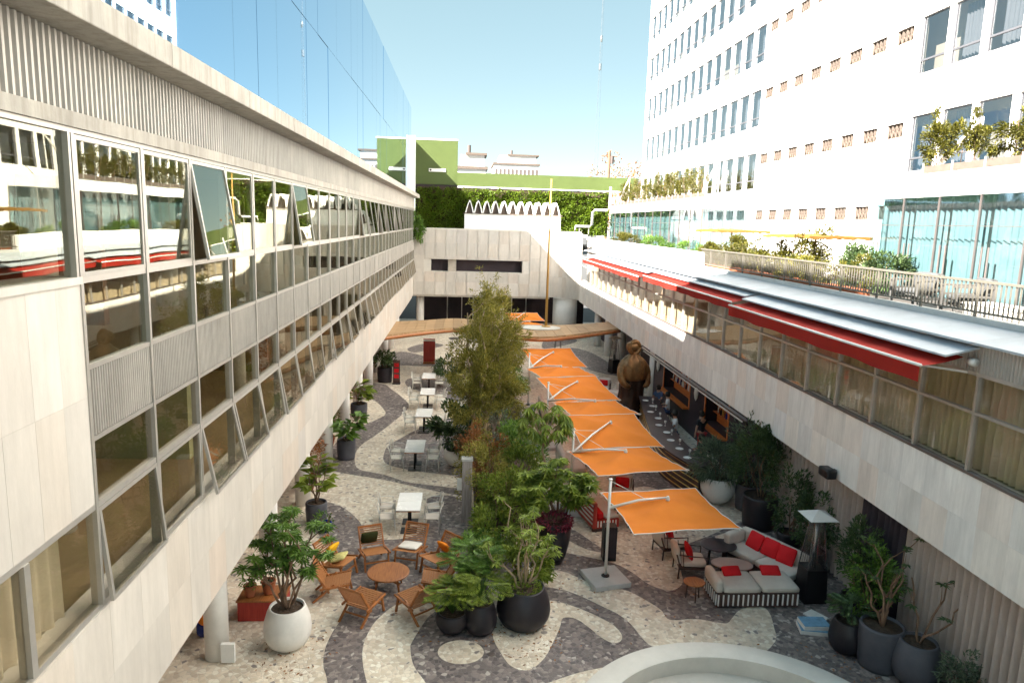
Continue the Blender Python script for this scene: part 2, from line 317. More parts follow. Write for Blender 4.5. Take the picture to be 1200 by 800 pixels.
mat('pot_white', (.74, .71, .66), .45, 0, .05, 3, dirt=.10); mat('pot_black', (.022, .018, .022), .42, 0, .2, 5, bump=.05); mat('pot_grey', (.085, .085, .10), .6, 0, .12, 4, bump=.06, dirt=.12); mat('pot_blue', (.02, .035, .20), .25, 0, .1, 4)
mat('terracotta', (.36, .115, .05), .75, 0, .15, 5, dirt=.2); mat('soil', (.055, .035, .022), .95, 0, .4, 14, bump=.6, bscale=30); mat('bark', (.20, .12, .075), .85, 0, .3, 9, bump=.4, bscale=25, stretch=(1, 1, .25)); mat('bark_pale', (.34, .25, .15), .8, 0, .2, 9, bump=.3)
mat('marble_top', (.78, .76, .73), .25, 0, .05, 5); mat('pink_top', (.46, .33, .28), .4, 0, .06, 5); mat('dark_top', (.045, .032, .036), .35, 0, .15, 4)
mat('bronze_dark', (.045, .022, .014), .45, .4, .4, 3, bump=.3, bscale=9)
mat('bronze', (.27, .135, .05), .42, .5, .35, 3, bump=.35, bscale=9, dirt=.5)
mat('green_panel', (.06, .086, .018), .6, 0, .05, 1.2, dirt=.08); mat('brick_far', (.12, .092, .074), .8, 0, .2, 3)
mat('skin_tone', (.45, .26, .18), .6); mat('shirt_white', (.70, .70, .70), .8); mat('shirt_black', (.02, .02, .025), .8); mat('denim', (.06, .09, .17), .85); mat('shirt_red', (.35, .03, .03), .8); mat('hair', (.02, .013, .01), .6)
mat('blue_print', (.16, .32, .46), .4, 0, .25, 9); mat('paper', (.70, .68, .64), .7)
leafmat('leaf_olive', (0.090, 0.096, 0.016), (0.400, 0.350, 0.070)); leafmat('leaf_green', (0.031, 0.076, 0.014), (0.187, 0.323, 0.051)); leafmat('leaf_bright', (0.050, 0.097, 0.010), (0.274, 0.338, 0.046)); leafmat('leaf_dark', (0.022, 0.047, 0.018), (0.108, 0.162, 0.054))
leafmat('leaf_yellow', (0.037, 0.045, 0.006), (0.150, 0.138, 0.020)); leafmat('leaf_brown', (0.135, 0.053, 0.018), (0.420, 0.180, 0.060)); leafmat('leaf_burgundy', (0.084, 0.011, 0.021), (0.308, 0.042, 0.070)); leafmat('leaf_hedge', (.045, .085, .006), (.15, .22, .014)); leafmat('leaf_grey', (0.048, 0.072, 0.048), (0.208, 0.256, 0.160))
# ================================================================== setting
XL, XR, YF = -3.63, 8.85, 55.0          # faces of the left wing, right wing and far wing
def WB(root):
    m = MB(); m.m = Matrix.Translation(-root.location); return m
def put(src, root, world, rot=None, scale=None):
    return inst(src, root, Vector(world)-root.location, rot, scale)
def hide_src(o): bpy.data.objects.remove(o)
def holed(mb, axis, plane, a0, a1, z0, z1, holes, depth):
    """flat wall with rectangular openings and reveals. axis 'x': wall at x=plane spanning y; 'y': wall at y=plane spanning x"""
    A = sorted({a0, a1, *[h[0] for h in holes], *[h[1] for h in holes]}); Zs = sorted({z0, z1, *[h[2] for h in holes], *[h[3] for h in holes]})
    P = (lambda a, z, d=0: (plane+d, a, z)) if axis == 'x' else (lambda a, z, d=0: (a, plane+d, z))
    for i in range(len(A)-1):
        for j in range(len(Zs)-1):
            ca, cz = (A[i]+A[i+1])/2, (Zs[j]+Zs[j+1])/2
            if any(h[0] < ca < h[1] and h[2] < cz < h[3] for h in holes): continue
            mb.quad(P(A[i], Zs[j]), P(A[i+1], Zs[j]), P(A[i+1], Zs[j+1]), P(A[i], Zs[j+1]))
    for (b0, b1, c0, c1) in holes:
        for (p, q) in [((b0, c0), (b1, c0)), ((b1, c0), (b1, c1)), ((b1, c1), (b0, c1)), ((b0, c1), (b0, c0))]:
            mb.quad(P(*p), P(*q), P(*q, depth), P(*p, depth))
    return mb
def ribs(mb, y0, y1, z0, z1, x, pitch, amp):
    n = max(1, int((y1-y0)/pitch)); p = (y1-y0)/n; pts = []
    for i in range(n):
        b = y0+i*p; pts += [(x, b), (x, b+p*.32), (x+amp, b+p*.48), (x+amp, b+p*.84)]
    pts.append((x, y1)); k = len(pts)
    return mb.add([(a, b, z0) for a, b in pts]+[(a, b, z1) for a, b in pts], [(i, i+1, k+i+1, k+i) for i in range(k-1)])
def pleats(mb, y0, y1, z0, z1, x, n, amp, seed=0, along='y'):
    rr = random.Random(seed); pts = []; k = n*6
    ph = [rr.uniform(-.5, .5) for _ in range(n+1)]
    for i in range(k+1):
        t = i/k; a = math.sin(2*math.pi*n*t + .9*math.sin(7*t+seed)) * amp*(.75+.25*math.sin(13*t+seed)); pts.append((a, y0+(y1-y0)*t))
    vs = []
    for z, s in ((z0, 1.12), ((z0+z1)/2, 1.0), (z1, .8)):
        for a, b in pts: vs.append((x+a*s, b, z) if along == 'y' else (b, x+a*s, z))
    w = k+1
    return mb.add(vs, [(j*w+i, j*w+i+1, (j+1)*w+i+1, (j+1)*w+i) for j in range(2) for i in range(k)])
# ---- ground and paving
tag(MB().box(-1500, 1500, -1500, 1500, -.6, -.06).build('ground', MATS['asphalt']), kind='structure')
pav = tag(MB().box(-14, 16, -12, 62, -.05, 0).build('pavement', MATS['paving_cream']), kind='structure')
def patch(pts, z, m, k=5, raw=False):
    w = [px(u, v)[:2] for u, v in pts] if not raw else pts
    w = [tuple(p) for p in smooth_poly([Vector((a, b)) for a, b in w], k)]
    n = len(w); a = sum(w[i][0]*w[(i+1) % n][1]-w[(i+1) % n][0]*w[i][1] for i in range(n))
    if a < 0: w = w[::-1]
    MB().add([(x, y, z) for x, y in w], [tuple(range(n))]).build('paving_patch', MATS[m], pav)
patch([(422,451),(440,449),(452,451),(460,457),(472,466),(479,474),(476,481),(460,495),(440,510),(425,520),(417,530),(416,542),(422,550),(450,556),(480,565),(520,570),(545,574),(545,581),(500,573),(450,562),(412,556),(382,550),(372,545),(385,530),(400,512),(422,500),(440,492),(451,486),(450,480),(440,470),(422,461)], .004, 'paving_dark')
patch([(485,505),(472,512),(455,522),(450,532),(450,540),(460,546),(490,552),(525,556),(560,558),(560,500),(530,490),(505,497)], .004, 'paving_dark')
patch([(475,447),(482,443),(500,444),(530,447),(540,470),(515,464),(490,458),(478,453)], .004, 'paving_dark')
patch([(440,421),(470,412),(500,418),(520,424),(505,429),(470,428),(448,432)], .004, 'paving_dark')
patch([(478,408),(500,402),(520,404),(505,409),(485,413)], .004, 'paving_dark')
patch([(378,590),(395,591),(410,600),(422,612),(432,628),(460,632),(490,625),(502,605),(500,585),(520,580),(545,588),(600,635),(662,647),(687,652),(720,660),(740,670),(760,684),(780,691),(792,690),(800,682),(797,667),(790,652),(800,640),(830,628),(880,610),(940,640),(1010,690),(1120,790),(1180,900),(600,960),(390,900),(384,802),(379,780),(381,760),(390,740),(402,722),(413,700),(405,680),(388,650),(372,620)], .004, 'paving_dark')
patch([(446,722),(435,735),(426,755),(425,775),(430,800),(440,830),(510,830),(500,802),(485,780),(481,760),(484,750),(500,725),(512,712),(490,704),(465,708)], .008, 'paving_cream')
patch([(513+27*math.cos(a)+27, 764+14*math.sin(a)) for a in [i*math.pi/8 for i in range(16)]], .008, 'paving_cream', 3)
patch([(577,742),(587,765),(600,781),(620,785),(637,772),(647,755),(656,735),(660,724),(675,725),(690,735),(705,747),(717,753),(726,752),(729,745),(722,735),(710,727),(687,716),(662,707),(640,703),(610,704),(585,715)], .008, 'paving_cream')
patch([(620,664),(640,667),(662,670),(685,680),(705,686),(735,692),(760,705),(775,715),(785,726),(815,725),(840,729),(852,730),(858,724),(868,714),(890,710),(901,717),(907,735),(908,752),(880,770),(800,770),(772,759),(762,756),(752,747),(740,732),(725,720),(705,710),(682,699),(660,691),(635,687),(615,684)], .008, 'paving_cream')
patch([(640,801),(682,787),(725,779),(750,774),(800,800),(800,900),(600,900),(610,815)], .008, 'paving_cream')
tag(MB().lathe([(.07, 0), (.07, .006)], 16).build('floor_drain', MATS['alu_dark'], pav, loc=px(576, 766, .008)))
patch([(838,628),(862,624),(866,640),(846,642)], .008, 'paving_cream', 2)
patch([(712,560),(745,548),(775,556),(806,574),(790,580),(760,570),(735,571)], .004, 'paving_dark')
patch([(668,408),(690,412),(712,424),(735,440),(700,436),(676,425)], .004, 'paving_dark')
patch([(640,398),(668,396),(676,400),(655,406),(636,408)], .004, 'paving_dark')
patch([(655,625),(670,620),(690,632),(708,646),(690,644),(668,634)], .004, 'paving_dark')

# ---- left wing: stone fascia, hopper windows, mirror glass storey
LB = thing('office_wing', 'long stone faced wing with tilted open hopper windows and mirror glass upper storey', 'building', (XL-3, 30, 0))
B = 1.45; Y0 = 7.1; NB = 33
WB(LB).box(XL-.35, XL-.05, -6, YF+.3, 2.8, 4.44).build('wall', MATS['plaster'], LB)
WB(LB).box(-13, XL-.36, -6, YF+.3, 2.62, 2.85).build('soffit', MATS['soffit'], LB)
WB(LB).box(-13, XL-.36, -6, YF, 2.86, 4.3).build('floor_slab', MATS['interior_floor'], LB)
WB(LB).box(-13, XL-.18, -6, YF, 6.36, 6.86).build('floor_slab', MATS['interior_floor'], LB)
WB(LB).box(-13, XL-.10, -6, YF+.2, 9.26, 10.2).build('roof_slab', MATS['interior'], LB)
WB(LB).box(-12.9, -12.6, -6, YF, 4.3, 6.36).build('interior_wall', MATS['brown_wall'], LB)
WB(LB).box(-11.3, -11.1, -6, YF, 6.86, 9.26).build('interior_wall', MATS['interior'], LB)
for k, (ya, x0, x1) in enumerate([(12.2, -9.5, XL-1.0), (19.5, -12.6, XL-1.6), (26.5, -12.6, XL-.6), (34, -12.6, XL-1.2), (42, -12.6, XL-.6)]):
    WB(LB).box(x0, x1, ya, ya+.18, 4.3, 6.36).build('partition', MATS[['interior_green', 'brown_wall', 'interior'][k % 3]], LB)
for k, ya in enumerate([10.6, 17.4, 25, 33, 41]):
    WB(LB).box(-11.1, XL-1.5, ya, ya+.15, 6.86, 9.26).build('partition', MATS[['brown_wall', 'interior', 'interior_green'][k % 3]], LB)
for ya in [9.3+3.8*i for i in range(12)]:
    for z0, z1 in ((4.3, 6.36), (6.86, 9.26)):
        WB(LB).lathe([(.19, z0), (.19, z1)], 14, (XL-1.6, ya, 0)).build('inner_column', MATS['concrete'], LB, True)
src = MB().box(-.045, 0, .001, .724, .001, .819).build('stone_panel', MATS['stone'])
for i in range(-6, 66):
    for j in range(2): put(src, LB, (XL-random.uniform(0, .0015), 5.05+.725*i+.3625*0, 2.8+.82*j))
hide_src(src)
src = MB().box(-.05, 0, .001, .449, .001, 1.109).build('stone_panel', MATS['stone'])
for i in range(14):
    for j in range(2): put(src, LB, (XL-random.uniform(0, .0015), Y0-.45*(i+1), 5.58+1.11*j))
hide_src(src)
WB(LB).box(XL-.4, XL-.06, .6, Y0-.01, 5.58, 7.8).build('wall', MATS['plaster'], LB)
WB(LB).box(XL-.4, XL+.03, .6, Y0-.02, 7.80, 7.87).build('sill', MATS['stone'], LB)
WB(LB).box(XL-.12, XL-.02, .6, YF, 4.44, 4.50).build('sill', MATS['alu'], LB)
for z, h in ((9.20, .05), (7.80, .06), (6.95, .05), (6.22, .05), (5.53, .06)):
    WB(LB).box(XL-.09, XL+.0, Y0 if z != 5.53 and z != 9.20 else .6, YF, z, z+h).build('rail', MATS['alu'], LB)
WB(LB).box(XL-.09, XL+.035, .6, YF, 9.25, 9.39).build('lintel_band', MATS['coping_stone'], LB)
src = MB().box(-.10, .012, -.025, .025, 4.5, 9.2).build('mullion', MATS['alu'])
for i in range(NB+1): put(src, LB, (XL, Y0+B*i, 0))
hide_src(src)
WB(LB).box(XL-.10, XL+.02, Y0-.10, Y0-.06, 7.87, 9.2).build('mullion', MATS['alu'], LB)
for ya in (5.9, 4.45, 3.0, 1.55): WB(LB).box(XL-.10, XL+.012, ya-.04, ya+.04, 4.5, 5.53).build('mullion', MATS['alu'], LB)
WB(LB).box(XL-.10, XL+.012, 5.0, 5.05, 7.87, 9.2).build('mullion', MATS['alu'], LB)
def pane_src(name, z0, z1, m, w=B): return MB().box(-.006, .006, .03, w-.03, z0, z1).build(name, MATS[m])
s1 = pane_src('pane', 7.0, 7.8, 'pane_left'); s2 = pane_src('pane', 5.58, 6.22, 'pane_low')
def sash(h, m):
    o = MB(); w = B-.06
    for a in (o.box(-.02, .02, 0, .045, -h, 0), o.box(-.02, .02, w-.045, w, -h, 0), o.box(-.02, .02, .046, w-.046, -.045, 0), o.box(-.02, .02, .046, w-.046, -h, -h+.045)): pass
    f = o.build('hopper_sash', MATS['alu']); g = MB().box(-.005, .005, .04, w-.04, -h+.04, -.04).build('pane', MATS[m], f)
    return f, g
fU, gU = sash(1.33, 'pane_left'); fL, gL = sash(1.02, 'pane_low')
up_open = {2: 9, 6: 8, 11: 0, 13: 7, 14: 9, 15: 8, 17: 9, 19: 8, 20: 8, 22: 9, 24: 8}
closed_low = {0: 5, 1: 0, 8: 2, 12: 3}
srcp = MB(); ribs(srcp, .025, B-.025, 6.275, 6.945, -.03, .05, .022); srcp = srcp.build('ribbed_panel', MATS['corrugated'])
for i in range(NB):
    y = Y0+B*i
    put(s1, LB, (XL-.04, y, 0)); put(s2, LB, (XL-.04, y, 0)); put(srcp, LB, (XL, y, 0))
    a = up_open.get(i, 0); f = put(fU, LB, (XL-.015, y+.03, 9.19), (0, -R(a), 0)); inst(gU, f)
    a = closed_low.get(i, random.uniform(6.5, 12)); f = put(fL, LB, (XL-.012, y+.03, 5.525), (0, -R(a), 0)); inst(gL, f)
for o in (s1, s2, gU, fU, gL, fL, srcp): hide_src(o)
for ya, yb, z0, z1 in [(5.05, Y0-.10, 7.87, 9.2), (.6, 5.0, 7.87, 9.2), (5.94, Y0-.03, 4.5, 5.53), (4.49, 5.86, 4.5, 5.53), (3.04, 4.41, 4.5, 5.53)]:
    WB(LB).box(XL-.045, XL-.033, ya, yb, z0, z1).build('pane', MATS['pane_left' if z0 > 7 else 'pane_low'], LB)
for ya, yb, s in [(5.0, 6.95, 1), (3.0, 4.9, 2)]:
    pleats(WB(LB), ya, yb, 4.35, 5.55, XL-.35, int((yb-ya)*5), .05, s).build('curtain', MATS['curtain_beige'], LB, True)
src = MB(); ribs(src, .004, 2*B-.004, 9.4, 10.075, -.04, .0935, .035); src = src.build('corrugated_panel', MATS['corrugated'])
cop = MB().box(-.3, .40, .003, 2*B-.003, 10.08, 10.34).build('coping', MATS['coping_stone'], bevel=.012)
for i in range(-1, 17):
    put(src, LB, (XL, Y0-B+2*B*i, 0)); put(cop, LB, (XL, Y0-B+2*B*i, 0))
hide_src(src); hide_src(cop)
XG = -3.9
WB(LB).box(-14, XG-.04, -20, YF-.02, 10.2, 16.58).build('glass_storey_core', MATS['core_blue'], LB)
WB(LB).box(-14, XG-.04, -20, 17.3, 16.58, 20.78).build('attic_core', MATS['core_blue'], LB)  # unseen taller part with the top panel row, sized to shade the right wing
p1 = MB().box(-.02, 0, .004, B-.004, 10.30, 13.233).build('mirror_panel', MATS['mirror_glass']); p2 = MB().box(-.02, 0, .004, B-.004, 13.247, 16.60).build('mirror_panel', MATS['mirror_glass']); p3 = MB().box(-.02, 0, .004, B-.004, 16.607, 20.8).build('mirror_panel', MATS['mirror_glass'])
for i in range(-10, 31):
    for s in (p1, p2) + ((p3,) if i < 5 else ()):
        put(s, LB, (XG, 10.09+B*i, 0), (0, random.uniform(-.0004, .0004), random.uniform(-.0006, .0006)))
for o in (p1, p2, p3): hide_src(o)
WB(LB).box(XG-.02, XG+.34, YF-.45, YF-.05, 10.34, 14.6).build('corner_pillar', MATS['white_paint'], LB)
WB(LB).box(-14, -5.7, YF+.3, 80, 0, 16.6).build('rear_block', MATS['plaster'], LB)  # unseen set-back part, sized to cast the diagonal shadow on the green block
WB(LB).box(-13, -6.7, -6, YF, 0, 2.62).build('ground_floor_wall', MATS['brown_wall'], LB)
src = MB().lathe([(.225, 0), (.225, 2.7)], 22).build('column', MATS['white_paint'], smooth=True)
for i in range(-2, 11): put(src, LB, (-4.62, 13.1+3.8*i, 0))
hide_src(src)
WB(LB).box(-4.45, -4.2, 12.80, 12.88, .04, .42).build('socket_box', MATS['white_paint'], LB)
for i in range(5):
    WB(LB).box(-6.72, -6.66, 24+5*i, 26.4+5*i, .02, 2.3).build('door', MATS['red_wood'], LB)

# ---- right wing
RB = thing('restaurant_wing', 'lower stone faced wing with curtained windows under a roof terrace', 'building', (XR+3, 30, 0))
YR = YF-2.0     # the corner towards the far wing is rounded
WB(RB).box(XR+.05, XR+.3, -6, YR, 2.8, 4.42).build('wall', MATS['plaster'], RB)
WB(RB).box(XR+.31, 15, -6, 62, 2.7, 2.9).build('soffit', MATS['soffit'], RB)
WB(RB).box(XR+.9, 15.1, -6, 62, 6.45, 6.80).build('terrace_slab', MATS['terrace_tile'], RB)
WB(RB).box(XR+1.0, XR+1.1, -6, YR, 4.4, 6.44).build('interior_wall', MATS['interior'], RB)
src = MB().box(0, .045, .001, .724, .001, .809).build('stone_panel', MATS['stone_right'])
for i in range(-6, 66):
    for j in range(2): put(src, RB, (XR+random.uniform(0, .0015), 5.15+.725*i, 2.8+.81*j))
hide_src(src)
WB(RB).box(XR-.03, XR+.10, -6, YR, 4.425, 4.47).build('sill', MATS['alu_dark'], RB)
BR_ = 1.5; R0 = 11.38-6*BR_
mul_ = MB().box(-.0, .09, -.03, .03, 4.47, 6.16).build('mullion', MATS['alu']); pl = MB().box(.045, .055, .03, BR_-.03, 4.47, 5.47).build('pane', MATS['pane_right']); pu = MB().box(.045, .055, .03, BR_-.03, 5.53, 6.14).build('pane', MATS['pane_right'])
cu = [pleats(MB(), .02, BR_-.02, 4.45, 6.15, .32, 9, .085, s).build('curtain', MATS['curtain_beige'], None, True) for s in range(3)]
NR = 32
for i in range(NR):
    y = R0+BR_*i
    put(mul_, RB, (XR, y, 0)); put(pl, RB, (XR, y, 0)); put(pu, RB, (XR, y, 0)); put(cu[i % 3], RB, (XR, y, 0))
for o in [mul_, pl, pu]+cu: hide_src(o)
WB(RB).box(XR-.008, XR+.09, R0, YR, 5.475, 5.525).build('rail', MATS['alu'], RB); WB(RB).box(XR-.008, XR+.09, R0, YR, 6.14, 6.2).build('rail', MATS['alu'], RB)
src2 = MB(); ribs(src2, .004, 2*BR_-.004, 6.2, 6.74, .02, .075, -.028); src2 = src2.build('corrugated_panel', MATS['corrugated'])
shm = MB().add([(-.22, .004, 6.74), (-.22, 3-.004, 6.74), (.88, 3-.004, 6.88), (.88, .004, 6.88), (-.22, .004, 6.70), (-.22, 3-.004, 6.70), (.88, 3-.004, 6.84), (.88, .004, 6.84)], [(0,3,2,1),(4,5,6,7),(0,1,5,4),(2,3,7,6),(1,2,6,5),(3,0,4,7)]).build('roof_sheet', MATS['metal_sheet'])
for i in range(16):
    put(src2, RB, (XR, R0+3*i, 0)); put(shm, RB, (XR, R0+3*i, 0))
hide_src(src2); hide_src(shm)
WB(RB).box(XR+.89, XR+1.06, -6, 29, 6.80, 6.99).build('kerb', MATS['concrete_grey'], RB)
WB(RB).box(XR+.89, XR+1.15, 29, YF+1, 6.80, 7.52).build('parapet', MATS['white_wall'], RB)
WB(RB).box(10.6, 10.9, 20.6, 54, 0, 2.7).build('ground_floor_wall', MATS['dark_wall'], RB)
WB(RB).tube([(XR-.06, 20.6, 2.72), (XR-.06, 33.5, 2.72)], .06, 8).build('awning_roller', MATS['alu_dark'], RB, True)
WB(RB).box(XR-.10, XR-.07, 20.9, 33.2, 2.60, 2.64).build('awning_bar', MATS['white_metal'], RB)
src3 = MB().lathe([(.26, 0), (.26, 2.72)], 20).build('column', MATS['white_paint'], smooth=True)
for y in (34.6, 38.4, 42.2, 46, 49.8): put(src3, RB, (9.75, y, 0))
hide_src(src3)
for k, (ya, yb, m) in enumerate([(-4, 13.6, 'curtain_taupe'), (13.62, 15.3, 'curtain_dark'), (15.32, 20.5, 'curtain_taupe')]):
    # pleated outdoor curtains hanging below the fascia
    pleats(WB(RB), ya, yb, .02, 2.78, 9.52, int((yb-ya)*5.2), .10, k+4).build('outdoor_curtain', MATS[m], RB, True)

# ---- far wing with the rounded corner
FB = thing('end_wing', 'stone faced end wing closing the courtyard, with a dark horizontal slot', 'building', (2, YF+4, 0))
XA = XR-2.0
holes = [(-2.35, 4.67, 4.66, 5.58)]
holed(WB(FB), 'y', YF+.05, XL-.2, XA, 2.86, 7.82, holes, .9).build('wall', MATS['plaster'], FB)
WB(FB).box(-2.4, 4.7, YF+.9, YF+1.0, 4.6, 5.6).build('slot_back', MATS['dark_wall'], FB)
WB(FB).box(-1.05, -.42, YF+.25, YF+.6, 4.66, 5.58).build('slot_pier', MATS['soffit'], FB)
pc = MB().box(.001, .747, 0, .05, .001, .991).build('stone_panel', MATS['stone'])
nx = int((XA-XL)/.75)
for i in range(nx):
    for j in range(5):
        x0 = XL+.0+i*(XA-XL)/nx; z0 = 2.86+j*.992
        if x0+.74 > -2.35 and x0 < 4.67 and z0+.99 > 4.67 and z0 < 5.57:
            continue
        put(pc, FB, (x0, YF-random.uniform(0, .0015), z0))
# half-height panels above and below the slot
ph = MB().box(.001, .747, 0, .05, .001, 1.0).build('stone_panel', MATS['stone'])
for i in range(nx):
    x0 = XL+i*(XA-XL)/nx
    if x0+.74 > -2.35 and x0 < 4.67:
        for z0, z1 in ((3.856, 4.64), (5.60, 6.82)): put(ph, FB, (x0, YF-random.uniform(0, .0015), z0), None, (1, 1, (z1-z0)))
hide_src(pc); hide_src(ph)
# rounded corner, real curve from the far wall into the right wing
nA = 10
for k in range(nA):
    a0 = math.pi/2*k/nA; a1 = math.pi/2*(k+1)/nA-.002
    def arc(a, r, z): return (XA+r*math.sin(a), YR+r*math.cos(a), z)
    for z0, z1 in ((2.86, 4.43), (4.44, 6.14), (6.145, 7.82)):
        m = WB(FB); N_ = 4; vs = []
        for q in range(N_+1):
            a = a0+(a1-a0)*q/N_
            vs += [arc(a, 2.0, z0), arc(a, 2.0, z1), arc(a, 2.06, z0), arc(a, 2.06, z1)]
        fs = []
        for q in range(N_):
            b = q*4; fs += [(b, b+4, b+5, b+1), (b+2, b+3, b+7, b+6), (b+1, b+5, b+7, b+3), (b, b+2, b+6, b+4)]
        fs += [(0, 1, 3, 2), (N_*4, N_*4+2, N_*4+3, N_*4+1)]
        m.add(vs, fs).build('stone_panel', MATS['stone'], FB, auto=40)
WB(FB).box(XL-.2, XR+.3, YF-.02, YF+1.2, 7.82, 7.92).build('coping', MATS['plaster'], FB)
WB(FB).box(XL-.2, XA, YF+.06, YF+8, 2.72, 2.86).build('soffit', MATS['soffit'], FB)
WB(FB).box(XL-.2, XR+1, YF+1.25, YF+10, 7.5, 7.7).build('roof_slab', MATS['concrete'], FB)
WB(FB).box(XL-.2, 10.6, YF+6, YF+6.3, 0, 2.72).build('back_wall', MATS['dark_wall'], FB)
WB(FB).lathe([(.95, 0), (.95, 2.72)], 30, (8.2, YF+.8, 0)).build('drum_column', MATS['white_paint'], FB, True)
WB(FB).lathe([(.3, 0), (.3, 2.72)], 18, (3.1, YF+1.3, 0)).build('column', MATS['white_paint'], FB, True)
WB(FB).lathe([(.3, 0), (.3, 2.72)], 18, (-3.2, YF+1.3, 0)).build('column', MATS['white_paint'], FB, True)
for x0, x1 in ((-1.2, .1), (1.0, 2.3), (4.3, 5.6)):
    m = WB(FB); m.box(x0, x0+.07, YF+5.8, YF+5.95, 0, 2.3); m.box(x1-.07, x1, YF+5.8, YF+5.95, 0, 2.3); m.box(x0+.07, x1-.07, YF+5.8, YF+5.95, 2.22, 2.3)
    m.build('door_frame', MATS['white_paint'], FB)

# ---- white tower
TW = thing('hotel_tower', 'tall white tower block with rows of narrow curtained windows', 'building', (22, 38, 0))
XW = 15.2; C0 = 23.6; PM = 1.6
rows = [12.45, 15.65, 18.85, 22.05, 25.25]
holes = []; wins = []; vents = []
for r_, zt in enumerate(rows):
    for i in range(-4, 24):
        c = C0+PM*i
        if 1 <= i <= 8: h = (c-.5, c+.5, zt-.62, zt-.12); vents.append(h)
        else: h = (c-.68, c+.68, zt-1.85, zt); wins.append((h, i, r_))
        holes.append(h)
for i in range(1, 9):
    h = (C0+PM*i-.5, C0+PM*i+.5, 9.0, 9.5); holes.append(h); vents.append(h)
for z in (29,):
    for i in range(9, 24): h = (C0+PM*i-.68, C0+PM*i+.68, z-1.85, z); holes.append(h); wins.append((h, i, 5))
holed(WB(TW), 'x', XW, 2, 61.7, 0, 34, holes, .09).build('wall', MATS['white_wall'], TW)
WB(TW).add([(XW, 2, 0), (XW+14, 2, 0), (XW+14, 61.7, 0), (XW, 61.7, 0), (XW, 2, 34), (XW+14, 2, 34), (XW+14, 61.7, 34), (XW, 61.7, 34)], [(0,1,5,4),(1,2,6,5),(2,3,7,6),(4,5,6,7)]).build('rear_wall', MATS['white_wall'], TW)
WB(TW).box(XW+.8, XW+.9, 2.1, 61.6, .1, 33.9).build('interior_wall', MATS['interior'], TW)
wf = MB(); wf.box(0, .05, -.62, -.575, -1.85, 0); wf.box(0, .05, .575, .62, -1.85, 0); wf.box(0, .05, -.574, .574, -.045, 0); wf.box(0, .05, -.574, .574, -1.85, -1.805); wf.box(-.01, .05, -.574, .574, -1.43, -1.37)
wf = wf.build('window_frame', MATS['frame_grey']); wp = MB().box(.02, .03, -.575, .575, -1.81, -.04).build('pane', MATS['pane_tower'])
wc = [pleats(MB(), a, b, -1.83, -.06, .3, n, .035, s).build('curtain', MATS['curtain_tower'], None, True) for a, b, n, s in ((-.58, .55, 8, 1), (-.58, .15, 6, 2), (-.58, -.1, 5, 3), (-.58, .45, 7, 4))]
rw = random.Random(5)
for (h, i, r_) in wins:
    if i < 0 and r_ > 1 and i < -2: continue
    f = put(wf, TW, (XW+.06, (h[0]+h[1])/2, h[3]), None, (1, .68/.62, 1)); inst(wp, f)
    q = rw.random()
    if q < .9: inst(wc[rw.choice([0, 0, 0, 0, 3, 3, 1])], f)
    elif q < .93: pass
for o in [wp, wf]+wc: hide_src(o)
# pierced breeze-block vents
vm = MB()
vm.box(0, .03, -.5, .5, .46, .5); vm.box(0, .03, -.5, .5, 0, .03)
for a in range(5): vm.box(0, .03, -.5+.235*a, -.5+.235*a+.06, .03, .46)
for a in range(4):
    c = -.5+.03+.235*a+.1175; vm.bar((.015, c-.09, .06), (.015, c+.09, .43), .025, .03, (1, 0, 0)); vm.bar((.018, c+.09, .06), (.018, c-.09, .43), .025, .03, (1, 0, 0))
vm = vm.build('vent_grille', MATS['brick_far'])
for h in vents: put(vm, TW, (XW+.06, (h[0]+h[1])/2, h[2]))
hide_src(vm)
WB(TW).box(XW+.2, XW+.25, 24.3, 37.3, 8.5, 26).build('vent_backing', MATS['interior'], TW)
